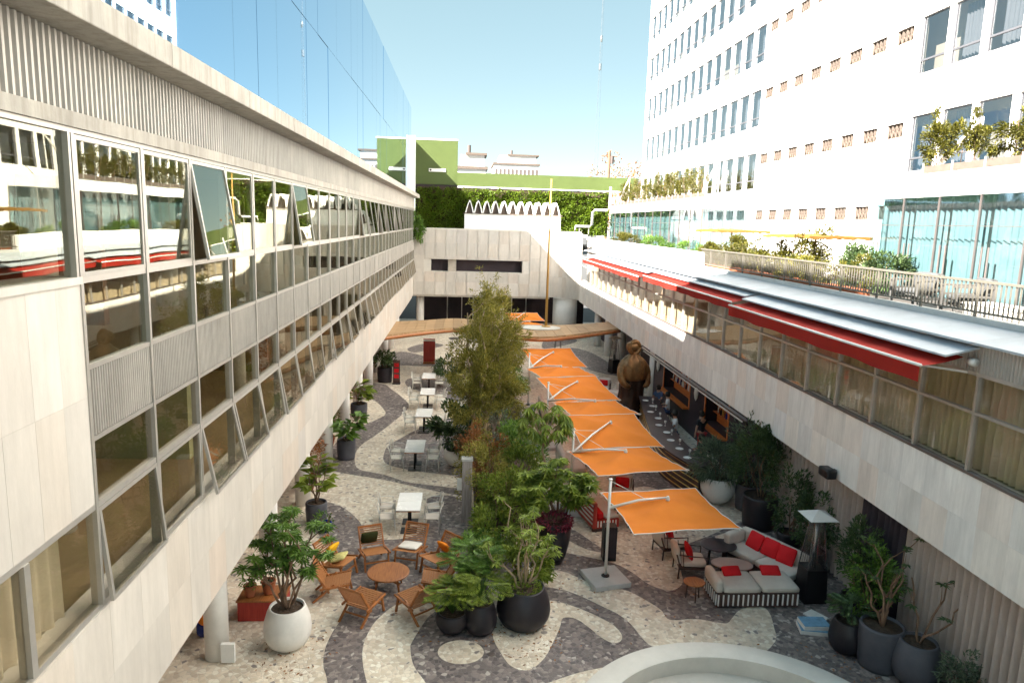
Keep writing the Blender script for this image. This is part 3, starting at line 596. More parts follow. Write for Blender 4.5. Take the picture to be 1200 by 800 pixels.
# ---- glass pavilions on the roof terrace
def pavilion(label, y0, y1, bays, seed):
    r = thing('glass_pavilion', label, 'pavilion', (12.6, (y0+y1)/2, 6.8), 0)
    xf = 12.6; zt = 9.52; ztp = 10.12
    nb = bays; w = (y1-y0)/nb; rr = random.Random(seed)
    for i in range(nb):
        a, b = y0+i*w, y0+(i+1)*w
        WB(r).box(xf, xf+.05, a+.006, b-.006, zt, ztp).build('parapet_panel', MATS['white_wall'], r)
        WB(r).box(xf+.03, xf+.042, a+.02, b-.02, 6.85, zt).build('pane', MATS['pane_teal'], r)
        pleats(WB(r), a+.06, b-.06, 6.85, zt, xf+.38, int(w*5), .05, seed+i).build('curtain', MATS['curtain_white'], r, True)
        WB(r).box(xf+.0, xf+.08, a-.012, a+.012, 6.82, zt).build('mullion', MATS['alu_dark'], r)
        if rr.random() < .7:
            hy = b-.35
            WB(r).tube([(xf-.05, hy, 7.35), (xf-.05, hy, 8.25)], .022, 6).build('door_handle', MATS['alu_dark'], r)
            WB(r).tube([(xf-.05, hy-.22, 7.35), (xf-.05, hy-.22, 8.25)], .022, 6).build('door_handle', MATS['alu_dark'], r)
            WB(r).bar((xf+.0, a+.1, 8.75), (xf+.0, b-.1, 8.75), .015, .02).build('door_rail', MATS['alu_dark'], r)
    for k, (x0, x1) in enumerate(((xf+.06, 13.9), (13.91, XW-.02))):
        for ye, s in ((y0, -1), (y1, 1)):
            yy = ye if s < 0 else ye-.05
            WB(r).box(x0, x1, yy, yy+.05, zt, ztp).build('parapet_panel', MATS['white_wall'], r)
            WB(r).box(x0+.03, x1-.03, yy+.02, yy+.03, 6.85, zt).build('pane', MATS['pane_teal'], r)
            pleats(WB(r), x0+.08, x1-.06, 6.85, zt, yy+.34*(-s), 7, .045, seed+k, along='x').build('curtain', MATS['curtain_white'], r, True)
            WB(r).box(x1-.02, x1+.0, yy-.01, yy+.06, 6.82, zt).build('mullion', MATS['alu'], r)
    WB(r).box(xf+.06, XW-.02, y0+.06, y1-.06, zt+.1, zt+.3).build('roof', MATS['white_wall'], r)
    WB(r).box(xf-.02, xf+.07, y0-.01, y1+.01, ztp, ztp+.035).build('coping', MATS['alu'], r)
    for i in range(int((y1-y0)/1.2)+1):
        WB(r).box(xf+.1, xf+.14, y0+1.2*i, y0+1.2*i+.04, ztp, ztp+.32).build('guard_post', MATS['alu'], r)
    return r
pavilion('turquoise glass pavilion behind the white terrace chairs', 12.3, 21.6, 6, 3)
pavilion('long turquoise glass pavilion with a hedge on its roof, beside the end wing', 37.6, 61.5, 12, 21)
# ---- terrace railing
ra = thing('terrace_railing', 'cream metal terrace railing of thin vertical bars', 'railing', (9.83, 19, 6.99))
WB(ra).bar((9.83, 4, 7.66), (9.83, 29, 7.66), .06, .045).build('top_rail', MATS['terrace_rail'], ra)
WB(ra).bar((9.83, 4, 7.08), (9.83, 29, 7.08), .05, .035).build('bottom_rail', MATS['terrace_rail'], ra)
sb = MB().box(-.011, .011, -.011, .011, 7.09, 7.64).build('bar', MATS['terrace_rail']); sp = MB().box(-.022, .022, -.022, .022, 6.97, 7.64).build('post', MATS['terrace_rail'])
y = 8.0
k = 0
while y < 28.95:
    put(sp if k % 14 == 0 else sb, ra, (9.83, y, 0)); y += .118; k += 1
hide_src(sb); hide_src(sp)
# ---- white folded-plate pavilion on the far roof
ZP = thing('vaulted_roof_pavilion', 'low white rooftop box crowned by a row of small pointed arches', 'pavilion', (3.9, YF+3, 7.7))
WB(ZP).box(.15, 7.75, YF+2, YF+5, 7.7, 9.08).build('wall', MATS['white_wall'], ZP)
WB(ZP).box(.05, 7.85, YF+1.9, YF+5.1, 9.08, 9.16).build('cornice', MATS['brick_far'], ZP)
pw = 7.5/11
def archp(s): return [(pw*.5*s*q, .98*(1-q**1.45)) for q in [(k/8)**1.3 for k in range(9)]]
am = MB(); left = [(-x, z) for x, z in archp(1)][::-1]; right = archp(1)[1:]; prof = left+right
inn = [(x*.74, z*.86) for x, z in prof]; n = len(prof)
vs = [(x, 0, z) for x, z in prof]+[(x, 0, z) for x, z in inn]+[(x, 2.9, z) for x, z in prof]+[(x, 2.9, z) for x, z in inn]
fs = []
for i in range(n-1): fs += [(i, i+1, n+i+1, n+i), (2*n+i, 3*n+i, 3*n+i+1, 2*n+i+1), (i, 2*n+i, 2*n+i+1, i+1), (n+i, n+i+1, 3*n+i+1, 3*n+i)]
am = am.add(vs, fs).build('arch_shell', MATS['white_wall']); af = MB().add([(x, .35, z) for x, z in inn], [tuple(range(n))]).build('arch_infill', MATS['brick_far'])
for i in range(11):
    a = put(am, ZP, (.2+pw*(i+.5), YF+2.0, 9.16)); inst(af, a)
hide_src(af); hide_src(am)
# ---- green screens behind
GW = thing('green_screen_block', 'tall flat green painted screen block with a small white sign strip', 'screen', (-2.2, YF+8, 7.7))
WB(GW).box(-4.05, -.5, YF+7.5, YF+9, 11.5, 15.15).build('panel', MATS['green_panel'], GW)
WB(GW).box(-4.06, -.48, YF+7.48, YF+9.02, 15.15, 15.27).build('cap', MATS['white_paint'], GW)
WB(GW).box(-4.05, -.5, YF+7.6, YF+8.9, 7.6, 11.5).build('base', MATS['dark_wall'], GW)
sg = WB(GW).box(-2.92, -1.5, YF+7.44, YF+7.49, 12.55, 12.82).build('sign_strip', MATS['white_paint'], GW)
def text(body, size, mat_, parent, world, rot, name='lettering'):
    cu_ = bpy.data.curves.new(name, 'FONT'); cu_.body = body; cu_.size = size; cu_.extrude = .004; cu_.materials.append(mat_)
    o = bpy.data.objects.new(name, cu_); COL.objects.link(o); dg = bpy.context.evaluated_depsgraph_get(); dg.update()
    me = bpy.data.meshes.new_from_object(o.evaluated_get(dg)); me.name = name; bpy.data.objects.remove(o)
    me.materials.clear(); me.materials.append(mat_)
    m = bpy.data.objects.new(name, me); COL.objects.link(m); m.parent = parent; m.location = Vector(world); m.rotation_euler = rot
    return m
MB().lathe([(.085, -.01), (.085, .01)], 16).build('emblem', MATS['black_metal'], sg)
_e = sg.children[0]; _e.location = Vector((-2.78, YF+7.43, 12.685))-GW.location; _e.rotation_euler = (R(90), 0, 0)
GB = thing('green_canopy', 'long flat green band above the living wall', 'canopy', (5, YF+8, 11))
WB(GB).box(-.5, 15, YF+7.2, YF+8.2, 11.42, 12.55).build('band', MATS['green_panel'], GB)
WB(GB).box(-.5, 15, YF+7.17, YF+7.2, 11.34, 11.42).build('trim', MATS['white_paint'], GB)
for x in (0, 5, 10, 14.5): WB(GB).box(x, x+.15, YF+8.25, YF+8.4, 7.5, 11.4).build('post', MATS['alu_dark'], GB)
DU = thing('roof_duct', 'pale stepped duct pipe running in front of the living wall', 'duct', (10.5, YF+6, 7.7))
WB(DU).tube([(12.45, YF+6, 11.7), (12.45, YF+6, 9.95), (12.2, YF+6, 9.75), (11.2, YF+6, 9.75), (11.0, YF+6, 9.55), (11.0, YF+6, 8.5), (10.8, YF+6, 8.35), (9.6, YF+6, 8.35), (9.5, YF+6, 7.6)], .1, 10).build('pipe', MATS['concrete_grey'], DU, True)
for x in (9.9, 10.7): WB(DU).box(x, x+.06, YF+6, YF+6.08, 7.7, 8.3).build('support', MATS['alu'], DU)
# ================================================================== plants
def leaf(mb, p, d, L, w, rng, fold=.25):
    d = d.normalized(); s = d.cross(Vector((rng.uniform(-.4, .4), rng.uniform(-.4, .4), 1)));
    if s.length < 1e-3: s = Vector((1, 0, 0))
    s.normalize(); u = s.cross(d)
    a = p + d*(L*.45) + s*w*.5 + u*w*fold; b = p + d*(L*.45) - s*w*.5 + u*w*fold; t = p + d*L - u*L*.12
    n = len(mb.v); mb.v += [tuple(p), tuple(a), tuple(t), tuple(b)]; mb.f += [(n, n+1, n+2), (n, n+2, n+3)]
def rv(rng):
    while True:
        v = Vector((rng.uniform(-1, 1), rng.uniform(-1, 1), rng.uniform(-1, 1)))
        if .01 < v.length < 1: return v
def blob(mb, c, r, n, L, w, rng, shell=.45, up=.15, clump=0):
    """leaves through an uneven ellipsoid volume, gathered in clumps with gaps between"""
    c = Vector(c); cl = [rv(rng) for _ in range(clump)] if clump else None
    for _ in range(n):
        if cl:
            q = rng.choice(cl); v = q*(1.0 if q.length > .7 else .9/max(q.length, .35)*.75) + rv(rng)*.30
        else:
            v = rv(rng); v = v.normalized()*(shell+(1-shell)*v.length**.6)
        p = c + Vector((v.x*r[0], v.y*r[1], v.z*r[2]))
        d = v*.8 + rv(rng)*.8 + Vector((0, 0, up)); leaf(mb, p, d, L*rng.uniform(.6, 1.25), w*rng.uniform(.7, 1.2), rng)
def whorl(mb, p, n, L, w, rng, droop=-.35):
    a0 = rng.uniform(0, 6.28)
    for k in range(n):
        a = a0+6.283*k/n; leaf(mb, p, Vector((math.cos(a), math.sin(a), droop+rng.uniform(-.2, .2))), L*rng.uniform(.8, 1.15), w, rng, .15)
def limb(mb, p, q, r0, r1, rng, wob=.08, n=4, sides=5):
    p, q = Vector(p), Vector(q); pts = [p.lerp(q, i/n) + (rv(rng)*wob*(q-p).length*(0 if i in (0, n) else 1)) for i in range(n+1)]
    mb.tube(pts, [r0+(r1-r0)*i/n for i in range(n+1)], sides); return pts
def pot_part(root, prof, m, soil_r, soil_z, n=26):
    """prof: outer profile bottom -> rim, turned with an open mouth"""
    rt, zt = prof[-1]; inner = [(rt-.035, zt), (rt-.04, soil_z-.03), (.0, soil_z-.03)]
    o = MB().lathe([(max(prof[0][0]-.02, .01), 0)]+prof+inner, n).build('pot', MATS[m], root, True)
    s = MB(); s.sheet(lambda u, v: (soil_r*u*math.cos(6.2832*v), soil_r*u*math.sin(6.2832*v), soil_z+.03*math.sin(9*u+5*v*6.28)*u*(1-u)*2), 5, 18)
    s.build('soil', MATS['soil'], o)
    return o
EGG = lambda r, h: [(r*.62, .0), (r*.82, h*.10), (r*.97, h*.28), (r, h*.45), (r*.95, h*.68), (r*.84, h*.88), (r*.76, h*.97), (r*.75, h)]
BOWL = lambda r, h: [(r*.35, 0), (r*.7, h*.15), (r*.95, h*.45), (r, h*.7), (r*.93, h*.93), (r*.88, h)]
TAPER = lambda r, h: [(r*.66, 0), (r*.72, h*.2), (r*.86, h*.6), (r*.97, h*.92), (r, h*.95), (r, h)]
STRAIGHT = lambda r, h: [(r*.90, 0), (r*.93, h*.1), (r, h*.6), (r*.99, h*.95), (r*.96, h)]
def potted(label, loc, prof, m, plant, seed, leafm='leaf_green', barkm='bark', cat='potted plant', group=None, name='potted_plant', **kw):
    rng = random.Random(seed); root = thing(name, label, cat, loc, 0, group)
    rt, h = prof[-1]; pot_part(root, prof, m, rt-.03, h-.05)
    tr, fo = MB(), MB(); z = h-.06
    plant(tr, fo, z, rng, **kw)
    if tr.v: tr.build('stem', MATS[barkm], root, True)
    fo.build('foliage', MATS[leafm], root)
    return root
def p_bush(tr, fo, z, rng, R_=.6, H=1.2, n=1500, L=.12, w=.045, stems=7, c=None, clump=26):
    for k in range(stems):
        a = rng.uniform(0, 6.28); q = (R_*.6*math.cos(a), R_*.6*math.sin(a), z+H*rng.uniform(.45, .8)); limb(tr, (.05*math.cos(a), .05*math.sin(a), z-.05), q, .016, .006, rng)
    blob(fo, (0, 0, z+H*.55), (R_, R_, H*.52), n, L, w, rng, clump=clump)
def p_fig(tr, fo, z, rng, H=1.0, R_=.55, n=34, L=.34, w=.24):
    for k in range(6):
        a = rng.uniform(0, 6.28); q = Vector((R_*.5*math.cos(a), R_*.5*math.sin(a), z+H*rng.uniform(.5, .95))); pts = limb(tr, (0, 0, z-.05), q, .022, .009, rng)
        for j in range(n//6):
            b = a+rng.uniform(-1.6, 1.6); s = pts[rng.choice([2, 3, 4])] ; p = s + Vector((math.cos(b), math.sin(b), .3))*.10
            tr.tube([s, p], .006, 4); leaf(fo, p, Vector((math.cos(b), math.sin(b), rng.uniform(-.3, .5))), L*rng.uniform(.7, 1.15), w*rng.uniform(.8, 1.1), rng, .12)
def p_branchy(tr, fo, z, rng, tips=((.5, .2, 1.2),), L=.2, w=.05, per=14, r0=.045, sub=3, wh=True):
    for t in tips:
        q = Vector(t)+Vector((0, 0, z)); pts = limb(tr, (0, 0, z-.05), q, r0, .014, rng, .10, 5, 6)
        for k in range(sub):
            s = pts[rng.choice([3, 4, 5])]; e = s + (q-Vector((0, 0, z))).normalized()*.25 + rv(rng)*.28; e.z = max(e.z, s.z-.05); limb(tr, s, e, .012, .005, rng, .05, 3, 4)
            for j in range(max(1, per//9)):
                whorl(fo, e+rv(rng)*.07, 9, L, w, rng, rng.uniform(-.5, .3))
def p_fern(tr, fo, z, rng, n=60, L=.45, R_=.45, H=.5):
    """divided philodendron leaves: an arching stalk with leaflets both sides"""
    for k in range(n):
        a = rng.uniform(0, 6.28); e = rng.uniform(.15, 1.0); o = Vector((math.cos(a), math.sin(a), 0))
        base = Vector((0, 0, z)); mid = base + o*R_*e*.6 + Vector((0, 0, H*(1.15-.5*e))); tr.tube([base, base.lerp(mid, .5)+Vector((0, 0, .05)), mid], .006, 4)
        d = (o + Vector((0, 0, rng.uniform(-.5, .4)))).normalized(); s = d.cross(Vector((0, 0, 1))).normalized()
        for j in range(9):
            t = j/8; p = mid + d*L*t*.8; wl = L*.42*math.sin(math.pi*(.18+.75*t))
            for sg_ in (-1, 1): leaf(fo, p, s*sg_*.9 + d*.75 + Vector((0, 0, .1)), wl, .035, rng, .1)
# ---- left edge of the courtyard
tips = [(.42, .2, 1.35), (-.4, .25, 1.3), (.2, -.1, 1.5), (-.15, .4, 1.6), (.5, .1, .95), (-.5, -.1, .95), (.1, .4, 1.15), (.0, .1, 1.7), (-.3, .1, 1.5)]
potted('large round white pot with a branching glossy leaved tree, beside the white column', (-3.35, 13.45, 0), EGG(.47, .84), 'pot_white', p_branchy, 3, 'leaf_green', 'bark', tips=tips, L=.19, w=.048, per=40, sub=6, r0=.03)
potted('terracotta pot on the red box, with basket woven sides', (-4.02, 14.62, .47), TAPER(.16, .30), 'terracotta', p_bush, 5, 'leaf_dark', R_=.22, H=.5, n=160, L=.1, w=.04, group='pots on the red box')
potted('small terracotta pot at the column end of the red box', (-4.38, 14.50, .47), TAPER(.14, .26), 'terracotta', p_bush, 6, 'leaf_green', R_=.2, H=.45, n=140, L=.1, w=.04, group='pots on the red box')
rb = thing('red_box', 'low red painted box carrying terracotta pots behind the white pot', 'box', (-4.1, 14.6, 0))
WB(rb).box(-4.6, -3.65, 14.3, 14.95, 0, .44).build('body', MATS['red_wood'], rb, bevel=.01); WB(rb).box(-4.62, -3.63, 14.28, 14.97, .44, .47).build('lid', MATS['teak'], rb)
sc = thing('bundle', 'bright orange, blue and green fabric bundle on the floor behind the white column', 'bundle', (-5.0, 13.9, 0))
m = WB(sc); rbox(m, -5.25, -4.85, 13.65, 14.1, 0, .35, .12, .03); m.build('cloth_base', MATS['pot_blue'], sc, True)
m = WB(sc); rbox(m, -5.2, -4.8, 13.6, 14.0, .3, .62, .12, .05); m.build('cloth_top', MATS['orange_cushion'], sc, True)
m = WB(sc); rbox(m, -4.98, -4.76, 13.5, 13.66, .32, .55, .07, .02); m.build('cloth_patch', MATS['lime_cushion'], sc, True)
potted('big leaved plant in a dark blue and grey pot, next to the pale floor lobe', (-3.95, 19.35, 0), STRAIGHT(.30, .62), 'pot_grey', p_fig, 8, 'leaf_bright', H=1.25, R_=.6, n=66, L=.42, w=.30)
potted('small violet blue pot of low leaves tucked against the grey pot', (-3.6, 18.75, 0), BOWL(.2, .28), 'pot_blue', p_bush, 9, 'leaf_green', R_=.24, H=.35, n=120, L=.1, w=.04)
potted('russet brown leafy shrub in a clay pot, under the wing beside the fig', (-4.75, 21.9, 0), TAPER(.3, .45), 'terracotta', p_bush, 10, 'leaf_brown', R_=.65, H=1.7, n=1300, L=.13, w=.045)
potted('fiddle leaf fig in a tall charcoal cylinder pot on the dark floor bend', (-4.0, 24.9, 0), STRAIGHT(.33, .72), 'pot_grey', p_fig, 11, 'leaf_green', 'bark', H=.9, R_=.85, n=110, L=.42, w=.28)
potted('yellowish bamboo like clump in a clay pot, under the wing behind the charcoal fig', (-4.9, 26.2, 0), TAPER(.3, .4), 'terracotta', p_bush, 12, 'leaf_yellow', 'bark_pale', R_=.5, H=1.6, n=700, L=.15, w=.03)
potted('fig plant in a low charcoal pot on the pale floor, beside a white column', (-4.35, 30.6, 0), STRAIGHT(.36, .55), 'pot_grey', p_fig, 13, 'leaf_bright', H=1.05, R_=.8, n=90, L=.42, w=.28)
potted('dark leafy plant in a black pot next to the slim menu stand', (-3.95, 37.3, 0), STRAIGHT(.4, .8), 'pot_black', p_bush, 14, 'leaf_dark', R_=.65, H=.9, n=700, L=.2, w=.09)
# ---- right of the cafe tables
potted('dense dark shrub in a cream bowl pot by the second white table', (-.1, 24.2, 0), BOWL(.42, .6), 'pot_white', p_bush, 15, 'leaf_dark', R_=.85, H=1.5, n=2200, L=.2, w=.09)
potted('leafy plant in a squat white box pot by the fifth white table', (-.6, 36.6, 0), STRAIGHT(.45, .5), 'pot_white', p_bush, 16, 'leaf_dark', R_=.75, H=1.0, n=900, L=.2, w=.08)
# ---- front group of pots
potted('squat glossy black pot with divided green leaves, beside the teak chairs', (-.06, 13.85, 0), BOWL(.36, .46), 'pot_black', p_fern, 17, 'leaf_bright', 'leaf_green', n=46, L=.42, R_=.55, H=.62)
potted('tall rounded black pot with divided green leaves, next to the squat black pot', (.52, 13.85, 0), EGG(.36, .66), 'pot_black', p_fern, 18, 'leaf_bright', 'leaf_green', n=56, L=.46, R_=.6, H=.6)
potted('broad black pot with green leaves behind the squat and tall black pots', (.35, 14.75, 0), EGG(.36, .75), 'pot_black', p_fern, 19, 'leaf_green', 'leaf_green', n=60, L=.5, R_=.7, H=.75)
tips = [(-.75, .1, .75), (.1, .5, 1.25), (-.1, .25, 1.45), (.3, .35, 1.2), (.45, -.1, .9), (.1, -.2, 1.0), (-.3, .5, 1.6)]
bp_ = potted('largest black pot with a pale forked stem plant and green groundcover', (1.45, 14.1, 0), EGG(.58, .88), 'pot_black', p_branchy, 20, 'leaf_bright', 'bark_pale', tips=tips, L=.17, w=.05, per=18, sub=4, r0=.03)
mb_ = MB(); rg = random.Random(2); blob(mb_, (0, 0, .86), (.36, .36, .1), 420, .09, .05, rg); tag(mb_.build('groundcover', MATS['leaf_bright'], bp_), kind='stuff')
tp = potted('tall black vase pot with a spreading whorled leaf shrub and burgundy trailing leaves', (2.45, 17.0, 0), [(.26, 0), (.34, .2), (.42, .6), (.45, .9), (.42, 1.05), (.40, 1.1)], 'pot_black', p_branchy, 21, 'leaf_bright', 'bark', tips=[(.5, .1, .8), (-.5, .2, .9), (.1, .4, 1.1), (.3, -.3, .7), (-.3, -.3, .75), (0, 0, 1.2), (.75, .3, .55), (-.75, -.1, .6), (.6, -.15, 1.0), (-.2, .1, 1.0)], L=.24, w=.07, per=45, sub=7)
mb_ = MB(); blob(mb_, (0, -.15, 1.12), (.42, .38, .2), 520, .12, .055, rg); mb_.build('trailing_leaves', MATS['leaf_burgundy'], tp)
# ---- central planted bed with trees
bed = thing('planter_box', 'long dark timber planter box running down the middle of the courtyard', 'planter', (1.6, 27, 0))
for x in (.5, 2.6): WB(bed).box(x, x+.06, 18.6, 37, 0, .45).build('side_board', MATS['dark_wood'], bed)
for y in (18.6, 36.94): WB(bed).box(.56, 2.6, y, y+.06, 0, .45).build('end_board', MATS['dark_wood'], bed)
WB(bed).sheet(lambda u, v: (.56+2.04*u, 18.66+18.28*v, .36+.04*math.sin(17*u+31*v)), 8, 40).build('soil', MATS['soil'], bed)
po = thing('timber_post', 'weathered grey square timber post with a small white tag', 'post', (.26, 19.45, 0))
WB(po).box(.12, .40, 19.32, 19.58, 0, 1.84).build('shaft', MATS['post_wood'], po, bevel=.015); WB(po).box(.10, .42, 19.30, 19.60, 1.84, 1.90).build('cap', MATS['concrete_grey'], po)
WB(po).box(-.02, .115, 19.40, 19.44, .95, 1.3).build('tag', MATS['paper'], po)
def tree(name, label, loc, H, crowns, n, L, w, lm, bm='bark', seed=1, stems=1, lean=.1, up=.2, r0=.07):
    rng = random.Random(seed); root = thing(name, label, 'tree', loc, 0)
    tr, fo = MB(), MB()
    for k in range(stems):
        a = 6.28*k/max(stems, 1)+rng.uniform(-.4, .4); b = Vector((.12*math.cos(a), .12*math.sin(a), 0)) if stems > 1 else Vector((0, 0, 0))
        top = Vector((lean*math.cos(a)*H, lean*math.sin(a)*H, H*rng.uniform(.78, .95))); pts = limb(tr, b, top, r0, r0*.25, rng, .05, 8, 6)
        for c in rng.sample(crowns, min(len(crowns), max(4, len(crowns)//stems+2))):
            s = min(pts, key=lambda p: abs(p.z-(c[2]-.5))); limb(tr, s, (c[0], c[1], c[2]), r0*.35, .006, rng, .08, 4, 4)
    if stems > 1:      # thin upright shoots with sprays of leaves break up the outline
        for k in range(46):
            c = rng.choice(crowns); s = Vector(c[:3])+rv(rng)*c[3]*.5; a = rng.uniform(0, 6.28); e = s+Vector((math.cos(a)*rng.uniform(.25, .75), math.sin(a)*rng.uniform(.25, .75), rng.uniform(.25, .85)))
            pts = limb(tr, s, e, .008, .003, rng, .06, 5, 3)
            for p in pts[1:]:
                for _ in range(9): leaf(fo, p+rv(rng)*.12, rv(rng)+Vector((math.cos(a)*.3, math.sin(a)*.3, .4)), L, w, rng)
    tot = sum(c[3]**2 for c in crowns)
    for c in crowns:
        blob(fo, c[:3], (c[3], c[3], c[4] if len(c) > 4 else c[3]), int(n*c[3]**2/tot), L, w, rng, up=up, clump=int(8+10*c[3]))
    tr.build('trunk', MATS[bm], root, True); fo.build('crown', MATS[lm], root)
    return root
cr = [(0, 0, 5.7, .5, .6), (.1, .1, 4.9, .75, .6), (-.3, 0, 4.2, .8, .7), (.5, .2, 4.1, .8, .7), (-.1, -.3, 3.4, .95, .7), (.6, -.2, 3.2, .8, .7), (-.6, .1, 3.3, .7, .6), (.2, .2, 2.6, 1.0, .6), (-.4, -.2, 2.3, .8, .6), (.8, .3, 2.4, .7, .6), (1.0, .4, 4.4, .5, .5), (.9, .5, 3.6, .6, .5)]
tree('feathery_tree', 'tall narrow olive green tree with fine feathery foliage in the middle of the planter', (.75, 22.9, .3), 5.9, cr, 17000, .15, .034, 'leaf_olive', 'bark_pale', 31, 5, .10)
cr = [(0, 0, 4.9, .55, .5), (-.3, .2, 4.3, .7, .5), (.3, -.1, 3.6, .8, .6), (-.2, 0, 3.0, .8, .5)]
tree('feathery_tree', 'second feathery olive tree, standing in the planter behind the tall narrow one', (1.3, 27.0, .3), 5.0, cr, 8000, .15, .036, 'leaf_olive', 'bark_pale', 32, 3, .1)
rng = random.Random(41); st = thing('umbrella_tree', 'small tree with a dome of drooping fingered leaves, close to the twin orange parasols', 'tree', (2.45, 19.6, .3), 0)
tr, fo = MB(), MB()
for k in range(64):
    v = rv(rng); v.z = abs(v.z)*.9-.25; v = v.normalized(); p = Vector((v.x*.66, v.y*.66, 2.55+v.z*.68))*1.0
    tr.tube([(0, 0, 1.9), tuple(Vector((0, 0, 2.0)).lerp(p, .6)), tuple(p)], [.012, .008, .004], 4); whorl(fo, p, 10, .30, .085, rng, -.75)
limb(tr, (0, 0, 0), (0, 0, 2.1), .05, .03, rng, .03, 6, 7); tr.build('trunk', MATS['bark_pale'], st, True); fo.build('crown', MATS['leaf_bright'], st)
def shrub(label, loc, R_, H, n, L, w, lm, seed, clump=22, stems=8, name='shrub'):
    rng = random.Random(seed); r = thing(name, label, 'shrub', loc, 0); tr, fo = MB(), MB()
    p_bush(tr, fo, 0, rng, R_, H, n, L, w, stems, clump=clump); tr.build('stem', MATS['bark'], r, True); fo.build('foliage', MATS[lm], r); return r
shrub('broad yellow green shrub filling the near end of the planter', (1.35, 18.9, .3), .95, 1.5, 2600, .15, .05, 'leaf_bright', 51)
shrub('olive brown twiggy shrub against the timber post', (.75, 19.6, .3), .7, 1.9, 2200, .11, .035, 'leaf_olive', 52)
shrub('rust tinted shrub behind the timber post', (.7, 20.9, .3), .65, 2.2, 1700, .12, .04, 'leaf_brown', 53)
shrub('dark green shrub between the umbrella tree and the feathery tree', (1.8, 21.2, .3), .85, 1.9, 2200, .14, .05, 'leaf_green', 54)
shrub('grey green bush under the second feathery tree', (1.2, 25.3, .3), .95, 1.8, 2000, .13, .045, 'leaf_grey', 55)
shrub('deep green bush beyond the feathery trees, by the orange parasols', (1.8, 29.5, .3), .95, 2.1, 2000, .16, .06, 'leaf_green', 56)
shrub('rusty bush at the far end of the planter box', (1.4, 33.5, .3), .9, 2.2, 1600, .15, .05, 'leaf_brown', 57)
shrub('dark bush under the wooden footbridge at the planter end', (1.6, 36.2, .3), .8, 1.8, 1200, .16, .06, 'leaf_dark', 58)
shrub('ferny green shrub behind the black pots at the near end of the planter', (.95, 17.4, 0), .75, 1.35, 1900, .15, .05, 'leaf_bright', 59)
shrub('low yellow green bush between the timber post and the black pots', (.55, 16.4, 0), .6, 1.0, 1300, .14, .05, 'leaf_green', 60)
shrub('light green feathery bush at the foot of the umbrella tree', (2.0, 20.2, .3), .8, 1.5, 2200, .13, .04, 'leaf_bright', 62)
shrub('yellow green bush between the feathery tree and the timber post', (1.2, 21.6, .3), .8, 1.7, 2200, .13, .04, 'leaf_olive', 63)
shrub('leafy green bush behind the largest black pot', (1.65, 15.6, 0), .65, 1.25, 1700, .16, .055, 'leaf_bright', 64)
lit = MB(); rg = random.Random(12)
for cx, cy, r_, n_ in ((1.4, 13.5, .9, 90), (-3.2, 13.2, .9, 60), (0, 14.8, 1.6, 70), (2.4, 16.6, .9, 50), (-3.8, 20, 1.4, 50), (7.9, 12.6, 1.0, 60), (-.6, 24.5, 1.3, 50), (4.0, 14.5, 3.0, 50)):
    for _ in range(n_):
        a = rg.uniform(0, 6.28); q = r_*rg.random()**.6; leaf(lit, Vector((cx+q*math.cos(a), cy+q*math.sin(a), .016)), Vector((rg.uniform(-1, 1), rg.uniform(-1, 1), .02)), rg.uniform(.04, .10), rg.uniform(.02, .04), rg, .05)
tag(lit.build('leaf_litter', MATS['leaf_brown']), 'scattered dry brown leaves lying on the paving around the pots', 'leaves', kind='stuff')
# ---- right edge
potted('wide white bowl planter with a grey green spiky plant, at the end of the bar', (8.15, 20.9, 0), BOWL(.55, .85), 'pot_white', p_bush, 22, 'leaf_grey', R_=.85, H=1.1, n=1700, L=.28, w=.03)
potted('big black cube like pot with a dark tree, against the pleated curtain', (8.75, 19.1, 0), STRAIGHT(.5, .95), 'pot_black', p_bush, 23, 'leaf_dark', R_=.85, H=1.9, n=2600, L=.15, w=.05)
potted('grey green leafy tree in a charcoal pot, beside the corner of the bar awning', (8.95, 20.4, 0), STRAIGHT(.4, .8), 'pot_grey', p_bush, 24, 'leaf_grey', R_=.8, H=2.0, n=1900, L=.16, w=.05)
for k, (x, y, R_, H, lm) in enumerate([(8.95, 17.6, .6, 1.7, 'leaf_dark'), (9.05, 16.5, .55, 1.5, 'leaf_dark'), (8.95, 14.3, .5, 1.6, 'leaf_dark'), (8.75, 13.5, .55, 1.5, 'leaf_green')]):
    potted(['dark bush in a black tub directly behind the corner sofa', 'dark bush in a black tub between corner sofa and patio heater', 'dark bush in a black tub behind the patio heater', 'yellow flecked green bush in a black tub beside the blue boxes'][k], (x, y, 0), STRAIGHT(.32, .5), 'pot_black', p_bush, 70+k, lm, R_=R_, H=H, n=1500, L=.13, w=.05)
potted('plain black pot with trailing green leaves, beside the stacked blue boxes', (8.05, 13.0, 0), EGG(.36, .68), 'pot_black', p_fern, 75, 'leaf_dark', 'leaf_dark', n=30, L=.35, R_=.45, H=.45)
potted('tall slate grey pot with bare reddish forked stems', (8.45, 12.5, 0), STRAIGHT(.42, .88), 'pot_grey', p_branchy, 76, 'leaf_dark', 'bark', tips=[(.2, .3, 1.3), (-.1, .4, 1.5), (.35, .1, 1.1), (-.35, .2, 1.0), (.1, -.2, 1.2), (.5, .35, 1.4)], L=.13, w=.045, per=9, sub=2, r0=.03)
potted('rounded slate blue grey pot with a thin leaning few leaved stem', (8.85, 11.95, 0), EGG(.44, .86), 'pot_grey', p_branchy, 77, 'leaf_dark', 'bark', tips=[(.55, .2, 1.1), (.7, -.15, .9), (-.1, .3, 1.2)], L=.16, w=.05, per=9, sub=2, r0=.025)
